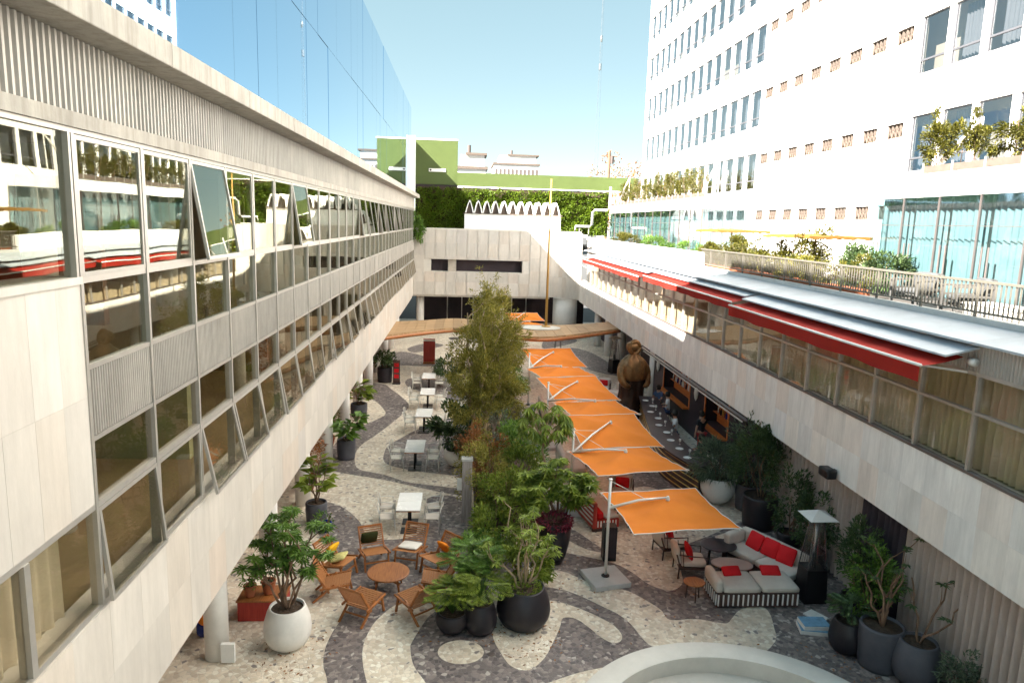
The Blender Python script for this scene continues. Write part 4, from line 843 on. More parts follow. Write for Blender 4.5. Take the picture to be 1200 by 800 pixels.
potted('low dark bush in a grey tub at the foot of the taupe curtain', (9.15, 11.1, 0), STRAIGHT(.3, .4), 'pot_grey', p_bush, 78, 'leaf_grey', R_=.42, H=.75, n=900, L=.1, w=.04)
# ---- roof greenery
hw = thing('living_wall', 'bright green living wall of dense leaves behind the white arches', 'hedge', (4, YF+7.4, 7.7))
WB(hw).box(-3.9, 12.6, YF+7.25, YF+7.45, 7.6, 11.3).build('frame', MATS['soil'], hw)
mb_ = WB(hw); rg = random.Random(3)
m2 = MB()
for _ in range(19000):
    x = rg.uniform(-3.9, 12.6); z = rg.uniform(7.6, 11.4); bump_ = mnoise.noise(Vector((x*.9, 3, z*.9))); fine = mnoise.noise(Vector((x*2.7, 9, z*2.7)))
    if fine < -.42 or z > 11.22+.3*fine: continue
    leaf(m2, Vector((x-4, -.14-max(0, .16+.30*bump_+.12*fine)+rg.uniform(-.05, .03), z-7.7)), Vector((rg.uniform(-1, 1), rg.uniform(-1.3, -.2), rg.uniform(-1.1, .5))), rg.uniform(.12, .30), rg.uniform(.07, .17), rg)
o = m2.build('foliage', MATS['leaf_hedge'], hw); 
shrub('creeper spilling over the corner of the end wing beside the coping', (-3.35, YF-.3, 6.9), .5, 1.9, 700, .28, .16, 'leaf_green', 61)
for k, (x, y, z, R_, H, lm, lb) in enumerate([(10.7, 27.2, 6.8, .5, 1.3, 'leaf_yellow', 'yellow grassy bush on the terrace where the railing starts'), (11.2, 25.2, 6.8, .6, 1.2, 'leaf_yellow', 'yellow green bush on the terrace between the long pavilion and the railing'),
    (11.6, 23.6, 6.8, .8, 1.75, 'leaf_yellow', 'tall yellow green terrace bush near the thin parasol pole'), (11.9, 21.0, 6.8, .55, 1.2, 'leaf_dark', 'dark bush in front of the near pavilion'), (11.9, 19.6, 6.8, .6, 1.15, 'leaf_dark', 'second dark bush before the near pavilion, behind the terrace chairs'),
    (10.9, 33.5, 6.8, .6, 1.0, 'leaf_green', 'low green bush behind the white parapet'), (11.2, 41, 6.8, .8, 1.1, 'leaf_green', 'green bush before the long pavilion panes'), (11.3, 49, 6.8, .8, 1.1, 'leaf_yellow', 'far green bush behind the white parapet'),
    (10.6, 22.0, 6.8, .5, .8, 'leaf_olive', 'low olive bush just behind the railing bars'), (10.5, 29.8, 6.8, .4, 1.0, 'leaf_yellow', 'small yellow bush at the parapet end')]):
    shrub(lb, (x, y, z), R_*1.25, H, 2600, .15, .05, lm, 80+k)
def hedge_trough(label, x, y0, y1, z, lm, n, H, seed, L=.12, w=.045):
    r = thing('planter_hedge', label, 'planter', (x, (y0+y1)/2, z)); rng = random.Random(seed); D = y1-y0
    WB(r).box(x-.2, x+.2, y0, y1, z, z+.28).build('trough', MATS['terracotta'], r); tr, fo = MB(), MB(); k_ = int(D*3.2)
    for k in range(k_):
        yy = rng.uniform(-D/2, D/2); h = H*rng.uniform(.5, 1.15); limb(tr, (0, yy, .25), (rng.uniform(-.2, .2), yy+rng.uniform(-.2, .2), .28+h*.8), .01, .004, rng); blob(fo, (rng.uniform(-.1, .1), yy, .28+h*.5), (.28, .36, h*.5), n//k_, L, w, rng, clump=6)
    tr.build('stem', MATS['bark'], r, True); fo.build('foliage', MATS[lm], r)
hedge_trough('trough of olive grass bushes along the inside of the railing bars', 10.25, 17.6, 24.4, 6.8, 'leaf_yellow', 4200, .75, 91)
hedge_trough('trough of taller yellow bushes where the railing meets the white parapet', 10.3, 24.6, 29.2, 6.8, 'leaf_yellow', 3600, 1.05, 92)
# planters on the pavilion roofs
def roof_planter(label, y0, y1, lm, n, H, seed, x=13.2):
    r = thing('roof_planter', label, 'planter', (x, (y0+y1)/2, 9.82)); rng = random.Random(seed)
    WB(r).box(x-.25, x+.25, y0, y1, 9.82, 10.4).build('trough', MATS['brick_far'], r)
    tr, fo = MB(), MB(); L_ = y1-y0
    for k in range(int(L_*3)):
        yy = rng.uniform(-L_/2, L_/2); h = H*rng.uniform(.55, 1.1); limb(tr, (0, yy, .55), (rng.uniform(-.2, .2), yy+rng.uniform(-.2, .2), .6+h*.8), .012, .005, rng); blob(fo, (rng.uniform(-.15, .15), yy, .6+h*.55), (.38, .42, h*.5), n//int(L_*3), .13, .05, rng, clump=7)
    tr.build('stem', MATS['bark'], r, True); fo.build('foliage', MATS[lm], r)
roof_planter('roof trough of yellow green bushes above the near pavilion', 15.2, 19.9, 'leaf_yellow', 6500, 1.35, 5)
roof_planter('long roof trough of olive yellow hedge above the long pavilion', 39.5, 60, 'leaf_yellow', 15000, 1.5, 6)
# ================================================================== parasols and awnings
def canopy_pts(sx, sy, hc, sag):
    def fn(u, v):
        x, y = (u-.5)*sx, (v-.5)*sy; d = max(abs(u-.5), abs(v-.5))*2; e = 1-(min(abs(u-.5), abs(v-.5))*2 if d > .999 else 0)
        # four flat facets rising to the hub, slack between the ribs, scalloped edges
        cu_ = abs(abs(u-.5)-abs(v-.5))*2
        z = hc*(1-d) - sag*math.sin(math.pi*min(1, d))*min(1, cu_*1.6)
        z += .022*math.sin(9*u+14*v)*math.sin(11*v-5*u) + .010*math.sin(31*(u+v*.6))*d*(1-d)*2
        k = 1 - .05*d*min(1, cu_*1.5); return (x*k, y*k, z)
    return fn
def add_canopy(root, ctr, rz, sx, sy, m, tiltx=0.0, tilty=0.0, hc=.24):
    o = MB().sheet(canopy_pts(sx, sy, hc, .07), 28, 28).build('canopy', MATS[m], root, auto=22)
    o.location = ctr; o.rotation_euler = (tiltx, tilty, rz)
    r_ = MB()
    for a, b in ((-1, -1), (1, -1), (1, 1), (-1, 1)): r_.bar((0, 0, hc-.05), (a*sx*.49, b*sy*.49, -.03), .022)
    r_.build('rib', MATS['white_metal'], o)
    e = MB(); fn = canopy_pts(sx, sy, hc, .07)
    for s in range(4):
        pts = []
        for i in range(13):
            t = i/12; u, v = ((t, 0), (1, t), (1-t, 1), (0, 1-t))[s]; p = fn(u, v); pts.append((p[0], p[1], p[2]+.004))
        e.tube(pts, .012, 4)
    e.build('hem', MATS['white_canvas'], o)
    return o
def parasol(label, base, arms, H=2.56, hub_z=1.86, group='orange side post parasols', slab=.47):
    r = thing('side_post_parasol', label, 'parasol', (*base, 0), 0, group)
    b = MB().box(-slab, slab, -slab, slab, .0, .13).build('base_slab', MATS['concrete_grey'], r, bevel=.02); b.rotation_euler = (0, 0, R(14))
    MB().lathe([(.10, .13), (.10, .15), (.05, .18)], 14).build('collar', MATS['black_metal'], r)
    MB().tube([(0, 0, .13), (.0, 0, H)], .036, 10).build('pole', MATS['white_metal'], r, True)
    MB().lathe([(.05, H), (.05, H+.03), (.0, H+.05)], 10).build('finial', MATS['white_metal'], r)
    for (c, rz, sx, sy, tx, ty, cz) in arms:
        cx, cy = c[0]-base[0], c[1]-base[1]; top = Vector((cx, cy, cz+.30))
        MB().tube([(0, 0, hub_z), tuple(Vector((0, 0, hub_z)).lerp(top, .5)+Vector((0, 0, .06))), tuple(top)], [.036, .034, .022], 8).build('arm', MATS['white_metal'], r, True)
        MB().tube([(0, 0, H-.02), tuple(Vector((0, 0, hub_z)).lerp(top, .62)+Vector((0, 0, .06)))], .007, 4).build('stay_rope', MATS['white_canvas'], r)
        MB().lathe([(.04, cz+.2), (.055, cz+.26), (.03, cz+.33)], 10, (cx, cy, 0)).build('hub', MATS['white_metal'], r)
        add_canopy(r, (cx, cy, cz), rz, sx, sy, 'orange_canvas', tx, ty)
    return r
parasol('single orange side post parasol on a pale square slab, beside the lounge sofas', (3.61, 15.95), [((4.98, 15.82), R(6), 2.55, 2.5, 0, 0, 1.88)])
parasol('first twin canopy orange parasol beyond the single slab parasol', (3.37, 20.1), [((4.76, 19.3), R(10), 2.65, 2.6, R(-3.5), 0, 1.9), ((4.9, 22.1), R(6), 2.6, 2.85, R(6), 0, 1.95)], slab=.4)
parasol('second twin canopy orange parasol, beside the umbrella tree and bar counter', (3.36, 26.25), [((4.95, 25.1), R(8), 2.55, 2.6, R(-3.5), 0, 1.9), ((4.75, 28.0), R(10), 2.65, 2.9, R(7), 0, 1.95)], slab=.4)
parasol('third twin canopy orange parasol before the wooden footbridge', (3.2, 32.3), [((4.55, 31.35), R(10), 2.65, 2.6, R(-3), 0, 1.9), ((4.6, 34.6), R(8), 2.65, 3.0, R(8), 0, 1.95)], slab=.4)
parasol('farthest twin canopy orange parasol beyond the wooden footbridge', (3.0, 45.6), [((4.35, 44.6), R(8), 2.3, 2.2, R(-4), 0, 2.1), ((4.3, 48.0), R(8), 2.4, 2.4, R(6), 0, 2.2)], slab=.4)
def awning(label, y0, y1, xo, zo, drop):
    r = thing('awning', label, 'awning', (XR, (y0+y1)/2, 6.6), 0, 'red window awnings'); L_ = y1-y0
    n = max(2, round(L_/2.9))
    for i in range(n):
        a, b = y0+L_*i/n+.004, y0+L_*(i+1)/n-.004; m = WB(r)
        vs = [(XR-.02, a, 6.64), (XR-.02, b, 6.64), (xo+.38, b, zo+.14), (xo+.38, a, zo+.14)]; vs += [(x, y, z-.035) for x, y, z in vs]
        m.add(vs, [(0,1,2,3),(7,6,5,4),(0,4,5,1),(1,5,6,2),(2,6,7,3),(3,7,4,0)]).build('hood_sheet', MATS['metal_sheet'], r)
    def fn(u, v):
        x = XR-.25+(xo-XR+.25)*v; z = zo+.16+(-.16)*v - .03*math.sin(math.pi*v)+.008*math.sin(u*L_*5); return (x-r.location.x, y0+.06+(L_-.12)*u-r.location.y, z-.06-r.location.z)
    MB().sheet(fn, int(L_*4), 6).build('fabric', MATS['red_canvas'], r, True)
    WB(r).tube([(xo-.01, y0+.04, zo-.055), (xo-.01, y1-.04, zo-.055)], .028, 8).build('front_bar', MATS['white_metal'], r, True)
    def fv(u, v):
        return (xo-.015-.03*math.sin(u*L_*2.1)*v-r.location.x, y0+.06+(L_-.12)*u-r.location.y, zo-.075-drop*v+.012*math.sin(u*L_*3.4)*v-r.location.z)
    MB().sheet(fv, int(L_*5), 4).build('valance', MATS['red_canvas'], r, True)
    for y in (y0+.25, (y0+y1)/2, y1-.25): WB(r).bar((XR, y, zo-.2), (xo+.03, y, zo-.07), .035).build('arm', MATS['white_metal'], r)
    WB(r).tube([(XR-.10, y0-.05, zo+.02), (XR-.10, y0+.12, zo+.02)], .07, 8).build('roller_end', MATS['white_metal'], r, True)
    return r
awning('red awning under a grey metal hood, largest and fully drawn out', 11.4, 20.4, 7.85, 6.36, .27)
awning('red awning in the middle of the three hoods', 20.6, 31.2, 8.02, 6.42, .20)
awning('red awning at the rounded corner end of the restaurant wing', 31.5, 46.5, 7.9, 6.34, .2)
# ================================================================== footbridge and flagpole
br = thing('timber_canopy', 'wavy edged pale timber canopy spanning the courtyard like a bridge', 'canopy', (2.6, 38.6, 2.6))
near = [(-3.9, 35.3), (-2.6, 36.6), (-1.4, 37.7), (-.2, 38.4), (1.4, 37.4), (3.1, 36.1), (4.4, 35.9), (6.4, 37.2), (9.0, 39.5)]; far = [(9.0, 42.1), (7.3, 41.0), (5.8, 40.3), (3.7, 40.2), (1.5, 41.6), (-.4, 42.2), (-2, 41.2), (-3.9, 40.3)]
def cat_open(p, k=5):
    out = []
    for i in range(len(p)-1):
        a, b, c, d = Vector(p[max(i-1, 0)]), Vector(p[i]), Vector(p[i+1]), Vector(p[min(i+2, len(p)-1)])
        for q in range(k):
            t = q/k; out.append(.5*((2*b)+(c-a)*t+(2*a-5*b+4*c-d)*t*t+(3*b-a-3*c+d)*t*t*t))
    out.append(Vector(p[-1])); return out
na, fa = cat_open(near, 4), cat_open(far[::-1], 4)
import bisect
def yat(c, x):
    for i in range(len(c)-1):
        if c[i].x <= x <= c[i+1].x: t = (x-c[i].x)/max(1e-6, c[i+1].x-c[i].x); return c[i].y+(c[i+1].y-c[i].y)*t
    return c[0].y if x < c[0].x else c[-1].y
xs = [-3.88+12.8*i/26 for i in range(27)]
for i in range(26):      # boards laid across
    a, b = xs[i]+.006, xs[i+1]-.006
    WB(br).prism([(a, yat(na, a)), (b, yat(na, b)), (b, yat(fa, b)), (a, yat(fa, a))], 2.66, 2.80+random.uniform(-.006, .006)).build('board', MATS['bridge_wood'], br)
m = WB(br); m.tube([(p.x, p.y+.06, 2.62) for p in na], .10, 6); m.build('front_beam', MATS['teak'], br, True)
m = WB(br); m.tube([(p.x, p.y-.08, 2.60) for p in fa], .09, 6); m.build('rear_beam', MATS['teak'], br, True)
WB(br).lathe([(1.15, 2.81), (1.15, 2.85), (.0, 2.87)], 30, (4.35, 38.8, 0), 1.0, .7).build('pole_plate', MATS['concrete'], br)
fp = thing('mast', 'tall thin ochre flagless mast standing on the timber canopy', 'pole', (4.72, 39, 2.86))
MB().tube([(0, 0, 0), (0, 0, 8.0)], [.075, .045], 10).build('pole', MATS['ochre'], fp, True); MB().lathe([(.26, 0), (.24, .05), (.12, .09)], 16).build('foot', MATS['ochre'], fp)
# ================================================================== teak seating ring
def teak_chair():
    t = thing('lounge_chair', 'x', 'chair', group='teak lounge chairs around the round table')
    for s in (-1, 1):
        x = .29*s
        MB().bar((x, -.46, 0), (x, .02, .42), .045, .05).build('leg', MATS['teak'], t, bevel=.008)
        MB().bar((x*1.0, .36, 0), (x, .27, .40), .045, .05).build('leg', MATS['teak'], t, bevel=.008)
        MB().bar((x*1.13, .36, .42), (x*1.13, -.30, .32), .04, .05).build('seat_rail', MATS['teak'], t, bevel=.008)
        MB().bar((x*1.0, -.10, .22), (x, -.48, .84), .04, .05).build('back_post', MATS['teak'], t, bevel=.008)
    m = MB()
    for i in range(11):
        u = i/10; m.bar((-.27, .33-.56*u, .425-.10*u), (.27, .33-.56*u, .425-.10*u), .052, .014)
    m.build('seat', MATS['teak_weave'], t)
    m = MB()
    for i in range(9):
        u = i/8; m.bar((-.27, -.23-.22*u, .42+.36*u), (.27, -.23-.22*u, .42+.36*u), .012, .05, (0, 1, .1))
    m.build('backrest', MATS['teak_weave'], t)
    for y, z in ((.30, .2), (-.27, .16)): MB().bar((-.29, y, z), (.29, y, z), .03, .03).build('stretcher', MATS['teak'], t)
    MB().bar((-.31, -.475, .82), (.31, -.475, .82), .03, .05).build('top_rail', MATS['teak'], t, bevel=.006)
    return t
TC = (-1.57, 15.62); proto = teak_chair(); first = True
chairs = [((-2.05, 16.85), 'teak lounge chair with the dark green cushion'), ((-1.15, 17.0), 'teak lounge chair with the flat white seat cushion'), ((-.42, 16.45), 'teak lounge chair with the orange cushion, beside the leafy pots'), ((-.42, 15.45), 'teak lounge chair between the orange cushion chair and the squat black pot'),
    ((-.85, 14.55), 'teak lounge chair by the pale crescent of paving, close to the squat black pot'), ((-2.0, 14.5), 'teak lounge chair with its back to the big white pot'), ((-2.75, 15.35), 'teak lounge chair between the yellow cushion chair and the white pot'), ((-2.85, 16.3), 'teak lounge chair with yellow and pale green cushions')]
cpos = []
for (x, y), lb in chairs:
    a = math.atan2(TC[1]-y, TC[0]-x)-math.pi/2 + random.uniform(-.15, .15)
    c = proto if first else dup(proto, (x, y, 0), a, lb)
    if first: c.location = (x, y, 0); c.rotation_euler = (0, 0, a); c['label'] = lb; first = False
    cpos.append((x, y, a))
def cushion(label, m, at, size, rot, grp=None, name='cushion'):
    t = MB(); rbox(t, -size[0]/2, size[0]/2, -size[1]/2, size[1]/2, -size[2]*.28, size[2]*.28, size[2]*.26, size[2]*.4, 7)
    o = t.build(name, MATS[m], None, True); o.location = at; o.rotation_euler = rot; return tag(o, label, 'cushion', grp)
def on_chair(i, dx, dy, dz):
    x, y, a = cpos[i]; v = Matrix.Rotation(a, 3, 'Z') @ Vector((dx, dy, dz)); return (x+v.x, y+v.y, v.z)
cushion('square dark green cushion leaning on a teak chair back', 'green_cushion', on_chair(0, .06, -.26, .60), (.42, .40, .13), (R(62), 0, cpos[0][2]))
cushion('flat white cushion on a teak chair seat', 'white_canvas', on_chair(1, .0, .04, .45), (.50, .46, .09), (R(5), 0, cpos[1][2]))
cushion('small orange cushion on a teak chair by the leafy pots', 'orange_cushion', on_chair(2, .05, -.22, .55), (.36, .34, .12), (R(55), 0, cpos[2][2]))
cushion('bright yellow cushion leaning on a teak chair back', 'yellow_cushion', on_chair(7, -.05, -.22, .58), (.40, .38, .13), (R(55), 0, cpos[7][2]))
cushion('pale green patterned cushion on the seat beside the yellow one', 'lime_cushion', on_chair(7, .02, .06, .49), (.40, .36, .11), (R(18), 0, cpos[7][2]+.3))
rt = thing('round_table', 'low round teak table in the middle of the teak chairs', 'table', (*TC, 0))
m = MB().lathe([(.47, .40), (.485, .41), (.485, .435), (.47, .445)], 36).build('top', MATS['teak'], rt, auto=30)
for k in range(4):
    a = R(45+90*k); MB().tube([(.40*math.cos(a), .40*math.sin(a), 0), (.30*math.cos(a), .30*math.sin(a), .40)], [.022, .034], 8).build('leg', MATS['teak'], rt, True)
MB().bar((-.28, -.28, .30), (.28, .28, .30), .04).build('stretcher', MATS['teak'], rt); MB().bar((-.28, .28, .26), (.28, -.28, .26), .04).build('stretcher', MATS['teak'], rt)
# ================================================================== cafe tables and chairs
def cafe_table(label, x, y, L_):
    t = thing('cafe_table', label, 'table', (x, y, 0), 0, 'white topped cafe tables')
    h = L_/2-.006
    for k in (-1, 1): MB().box(-.33, .33, min(0, k*h)+(.004 if k > 0 else 0), max(0, k*h)-(.004 if k < 0 else 0), .715, .745).build('top', MATS['marble_top'], t, bevel=.006)
    MB().box(-.325, .325, -L_/2+.01, L_/2-.01, .69, .713).build('apron', MATS['teak'], t)
    for s in ((-.3, .3) if L_ > 1 else (0,)):
        MB().tube([(0, s, .02), (0, s, .69)], .035, 8).build('leg', MATS['black_metal'], t, True); MB().box(-.22, .22, s-.2, s+.2, 0, .02).build('foot', MATS['black_metal'], t)
    return t
def wire_chair(wooden):
    t = thing('cafe_chair', 'x', 'chair', group='cafe chairs'); m1 = MATS['white_metal']; m2 = MATS['cream_cushion'] if wooden else MATS['rail_paint']
    for sx in (-1, 1):
        MB().tube([(.20*sx, .22, 0), (.19*sx, .18, .45)], .012, 6).build('leg', m1, t, True)
        MB().tube([(.20*sx, -.24, 0), (.19*sx, -.20, .45), (.21*sx, -.27, .80)], .012, 6).build('leg', m1, t, True)
        MB().tube([(.22*sx, .16, .46), (.24*sx, .15, .64), (.235*sx, -.05, .66), (.21*sx, -.24, .66)], .010, 6).build('armrest', m1, t, True)
    m = MB(); rbox(m, -.21, .21, -.21, .21, .435, .47, .016); m.build('seat', m2, t, True)
    m = MB(); m.tube([(-.21, -.27, .80), (-.12, -.31, .82), (.12, -.31, .82), (.21, -.27, .80)], .012, 6)
    for k in range(7): x = -.17+.34*k/6; m.tube([(x, -.205, .47), (x, -.295+.03*abs(x)*5, .81)], .006, 4)
    m.build('backrest', m2, t, True)
    return t
ordn = ['first', 'second', 'third', 'fourth', 'fifth']
tabs = [(-1.33, 19.1, 1.3), (-1.5, 24.1, 1.4), (-1.42, 28.5, 1.3), (-1.45, 32.2, 1.3), (-1.55, 35.6, 1.3)]
pr = [wire_chair(True), wire_chair(False)]; used = [False, False]
for k, (x, y, L_) in enumerate(tabs):
    cafe_table(ordn[k]+' white topped cafe table counting from the teak chairs', x, y, L_)
    w = 0 if k == 0 else 1
    lb = ('beige cafe chair' if w == 0 else 'cream wire cafe chair')+' drawn up to the '+ordn[k]+' white table from the teak chairs'
    for dx, dy in ((-.58, -.36), (-.58, .36), (.58, -.36), (.58, .36)):
        a = (-R(90) if dx < 0 else R(90)) + random.uniform(-.2, .2); loc = (x+dx+random.uniform(-.06, .06), y+dy, 0)
        if not used[w]: c = pr[w]; c.location = loc; c.rotation_euler = (0, 0, a); used[w] = True
        else: c = dup(pr[w], loc, a)
        c['label'] = lb; c['group'] = 'chairs at the '+ordn[k]+' white table'
# menu stands
ms = thing('notice_stand', 'upright red notice stand with white header on the far floor', 'stand', (-1.85, 42.4, 0))
WB(ms).box(-2.2, -1.5, 42.36, 42.44, .12, 1.5).build('board', MATS['red_wood'], ms); WB(ms).box(-2.2, -1.5, 42.34, 42.355, 1.36, 1.46).build('header', MATS['paper'], ms); WB(ms).box(-2.2, -1.5, 42.2, 42.6, 0, .12).build('foot', MATS['teak'], ms)
ms = thing('menu_stand', 'slim dark menu stand with small red cards beside a black pot', 'stand', (-3.3, 36.9, 0))
WB(ms).box(-3.48, -3.12, 36.86, 36.9, .05, 1.25).build('board', MATS['dark_wood'], ms); WB(ms).box(-3.5, -3.1, 36.7, 37.1, 0, .05).build('foot', MATS['black_metal'], ms)
for z in (.3, .6, .9): WB(ms).box(-3.42, -3.18, 36.845, 36.858, z, z+.2).build('card', MATS['red_cushion'], ms)
# ================================================================== lounge set
def slat_base(root, x0, x1, y0, y1, z0, z1, sides='nwes'):
    WB(root).box(x0+.03, x1-.03, y0+.03, y1-.03, z0, z1).build('base', MATS['dark_wood'], root)
    def run(a, b, f):
        n = int((b-a)/.115)
        for i in range(n): f(a+(b-a)*(i+.5)/n)
    w = .014
    def ns(y, c): WB(root).box(c-w, c+w, y-.012, y+.012, z0+.04, z1-.03).build('slat', MATS['white_paint'], root)
    def ew(x, c): WB(root).box(x-.012, x+.012, c-w, c+w, z0+.04, z1-.03).build('slat', MATS['white_paint'], root)
    if 's' in sides: run(x0, x1, lambda c: ns(y0+.016, c))
    if 'w' in sides: run(y0, y1, lambda c: ew(x0+.016, c))
s1 = thing('daybed', 'low daybed with slatted black and white sides and cream cushions', 'sofa', (6.85, 15.0, 0))
slat_base(s1, 5.88, 7.85, 14.62, 15.5, .03, .36, 'sw')
for a, b in ((6.05, 6.93), (6.95, 7.83)):
    m = WB(s1); rbox(m, a, b, 14.63, 15.48, .36, .50, .05, .02); m.build('seat_cushion', MATS['cream_cushion'], s1, True)
m = WB(s1); rbox(m, 5.86, 6.05, 14.63, 15.48, .36, .66, .07); m.build('arm_cushion', MATS['cream_cushion'], s1, True)
cushion('small red bolster cushion by the arm end of the slatted daybed', 'red_cushion', (6.45, 15.28, .58), (.44, .26, .14), (R(35), 0, .1)); cushion('flat red cushion at the heater end of the slatted daybed', 'red_cushion', (7.4, 15.30, .58), (.46, .28, .13), (R(30), 0, -.05))
s2 = thing('corner_sofa', 'pale corner sofa with three red cushions against its back', 'sofa', (7.75, 16.35, 0), math.atan2(-.88, .47)+R(90))
def lbx(root, x0, x1, y0, y1, z0, z1, m, nm, r=.06, puff=.015):
    t = MB(); rbox(t, x0, x1, y0, y1, z0, z1, r, puff); return t.build(nm, MATS[m], root, True)
# local frame: +x towards the backrest, y along the seat (y+ far end)
MB().box(-.42, .42, -1.0, 1.0, .03, .26).build('base', MATS['dark_wood'], s2)
for a, b in ((-1.0, -.02), (.0, 1.0)): lbx(s2, -.44, .24, a, b, .26, .45, 'cream_cushion', 'seat_cushion')
lbx(s2, .22, .44, -1.0, 1.0, .26, .78, 'cream_cushion', 'backrest', .08); lbx(s2, -.42, .22, .80, 1.02, .44, .76, 'cream_cushion', 'end_cushion', .07)
for k in range(3):
    v = Matrix.Rotation(s2.rotation_euler[2], 3, 'Z') @ Vector((.10, .42-.47*k, .64)); cushion(['red cushion at the far end of the pale corner sofa', 'red cushion in the middle of the three on the pale corner sofa', 'red cushion at the daybed end of the pale corner sofa'][k], 'red_cushion', (7.75+v.x, 16.35+v.y, v.z), (.44, .46, .15), (0, R(-62), s2.rotation_euler[2]+.12*(k-1)))
def armchair(label, loc, rz):
    t = thing('armchair', label, 'armchair', loc, rz)
    for sx in (-1, 1):
        MB().tube([(.33*sx, .33, 0), (.33*sx, .31, .58), (.33*sx, -.10, .60), (.31*sx, -.36, .62)], .018, 6).build('armrest', MATS['dark_wood'], t, True)
        MB().tube([(.31*sx, -.36, 0), (.31*sx, -.34, .35), (.30*sx, -.42, .62)], .020, 6).build('leg', MATS['dark_wood'], t, True)
    MB().box(-.32, .32, -.34, .32, .24, .30).build('seat_frame', MATS['dark_wood'], t)
    lbx(t, -.31, .31, -.30, .34, .30, .44, 'cream_cushion', 'seat_cushion')
    m = MB()
    for k in range(9): a = R(-62+15.5*k); m.tube([(.33*math.sin(a), -.12-.24*math.cos(a), .30), (.36*math.sin(a), -.14-.28*math.cos(a), .72)], .011, 5)
    m.build('back_rails', MATS['dark_wood'], t)
    b = lbx(t, -.30, .30, -.36, -.20, .40, .86, 'cream_cushion', 'back_cushion', .08); b.rotation_euler = (R(10), 0, 0)
    return t
armchair('rattan back armchair nearest the oval table, with red cushion', (5.82, 16.3, 0), R(-95)); armchair('rattan back armchair beside the dark round table, with red cushion', (5.62, 17.35, 0), R(-80))
cushion('red cushion on the armchair nearest the oval table', 'red_cushion', (5.74, 16.27, .62), (.38, .40, .13), (0, R(72), R(-5))); cushion('red cushion on the armchair beside the dark round table', 'red_cushion', (5.55, 17.33, .62), (.38, .40, .13), (0, R(72), R(8)))
def lowtable(name, label, x, y, rx, ry, h, mt, legs=3, rz=0.0, ml='black_metal'):
    t = thing(name, label, 'table', (x, y, 0), rz); MB().lathe([(.96, h-.03), (1, h-.025), (1, h-.005), (.98, h)], 34, (0, 0, 0), rx, ry).build('top', MATS[mt], t, auto=30)
    for k in range(legs):
        a = 6.283*k/legs+.5; MB().tube([(rx*.72*math.cos(a), ry*.72*math.sin(a), 0), (rx*.60*math.cos(a), ry*.60*math.sin(a), h-.03)], .016, 6).build('leg', MATS[ml], t, True)
    return t
lowtable('coffee_table', 'dark round coffee table between armchairs and corner sofa', 6.72, 16.85, .46, .40, .50, 'dark_top', 4); lowtable('coffee_table', 'pinkish oval coffee table before the corner sofa', 6.75, 15.98, .50, .33, .42, 'pink_top', 4, R(-10)); lowtable('stool', 'small round orange wood stool at the corner of the daybed', 5.5, 15.05, .25, .23, .45, 'teak', 3, 0, 'dark_wood')
ht = thing('patio_heater', 'pyramid patio heater with black base and pale cap', 'heater', (8.3, 15.05, 0))
m = MB(); m.add([(-.24,-.24,0),(.24,-.24,0),(.24,.24,0),(-.24,.24,0),(-.21,-.21,.78),(.21,-.21,.78),(.21,.21,.78),(-.21,.21,.78)], [(0,3,2,1),(4,5,6,7),(0,1,5,4),(1,2,6,5),(2,3,7,6),(3,0,4,7)]); m.build('base', MATS['black_metal'], ht)
for a, b in ((-1, -1), (1, -1), (1, 1), (-1, 1)): MB().bar((.20*a, .20*b, .78), (.09*a, .09*b, 1.98), .022).build('corner_post', MATS['steel'], ht)
m = MB(); 
for k in range(4):
    rot = Matrix.Rotation(R(90*k), 3, 'Z')
    for i in range(1, 8): t = i/8; m.bar(rot @ Vector((-.19+.38*t, .195, .8)), rot @ Vector((-.085+.17*t, .088, 1.97)), .005)
m.build('mesh_guard', MATS['steel'], ht); MB().lathe([(.05, .78), (.05, 1.97)], 12).build('glass_tube', MATS['steel'], ht, True)
MB().add([(-.30,-.30,1.98),(.30,-.30,1.98),(.30,.30,1.98),(-.30,.30,1.98),(0,0,2.14)], [(0,3,2,1),(0,1,4),(1,2,4),(2,3,4),(3,0,4)]).build('cap', MATS['white_metal'], ht)
ht.scale = (1.12, 1.12, 1.03)
h2 = dup(ht, (9.0, 40.5, 0), .3, 'pyramid patio heater under the far end of the restaurant wing, past the footbridge')
bk = [((7.72, 13.72, 0), .62, .42, 'blue_print', 'lower blue printed box of the stack on the dark floor'), ((7.74, 13.75, .10), .58, .40, 'blue_print', 'upper pale blue box lying on top of the stack on the dark floor')]
for k, (p, w, d, mt, lb) in enumerate(bk):
    b = thing('flat_box', lb, 'box', p, R(-12+9*k)); MB().box(-w/2, w/2, -d/2, d/2, 0, .085).build('body', MATS['paper'], b, bevel=.006); MB().box(-w/2+.01, w/2-.01, -d/2+.01, d/2-.01, .0855, .1).build('lid', MATS[mt], b)
b = thing('paper_sheet', 'white printed card lying behind the blue boxes', 'card', (8.05, 14.25, .006), R(30)); MB().box(-.16, .16, -.22, .22, 0, .03).build('sheet', MATS['paper'], b)
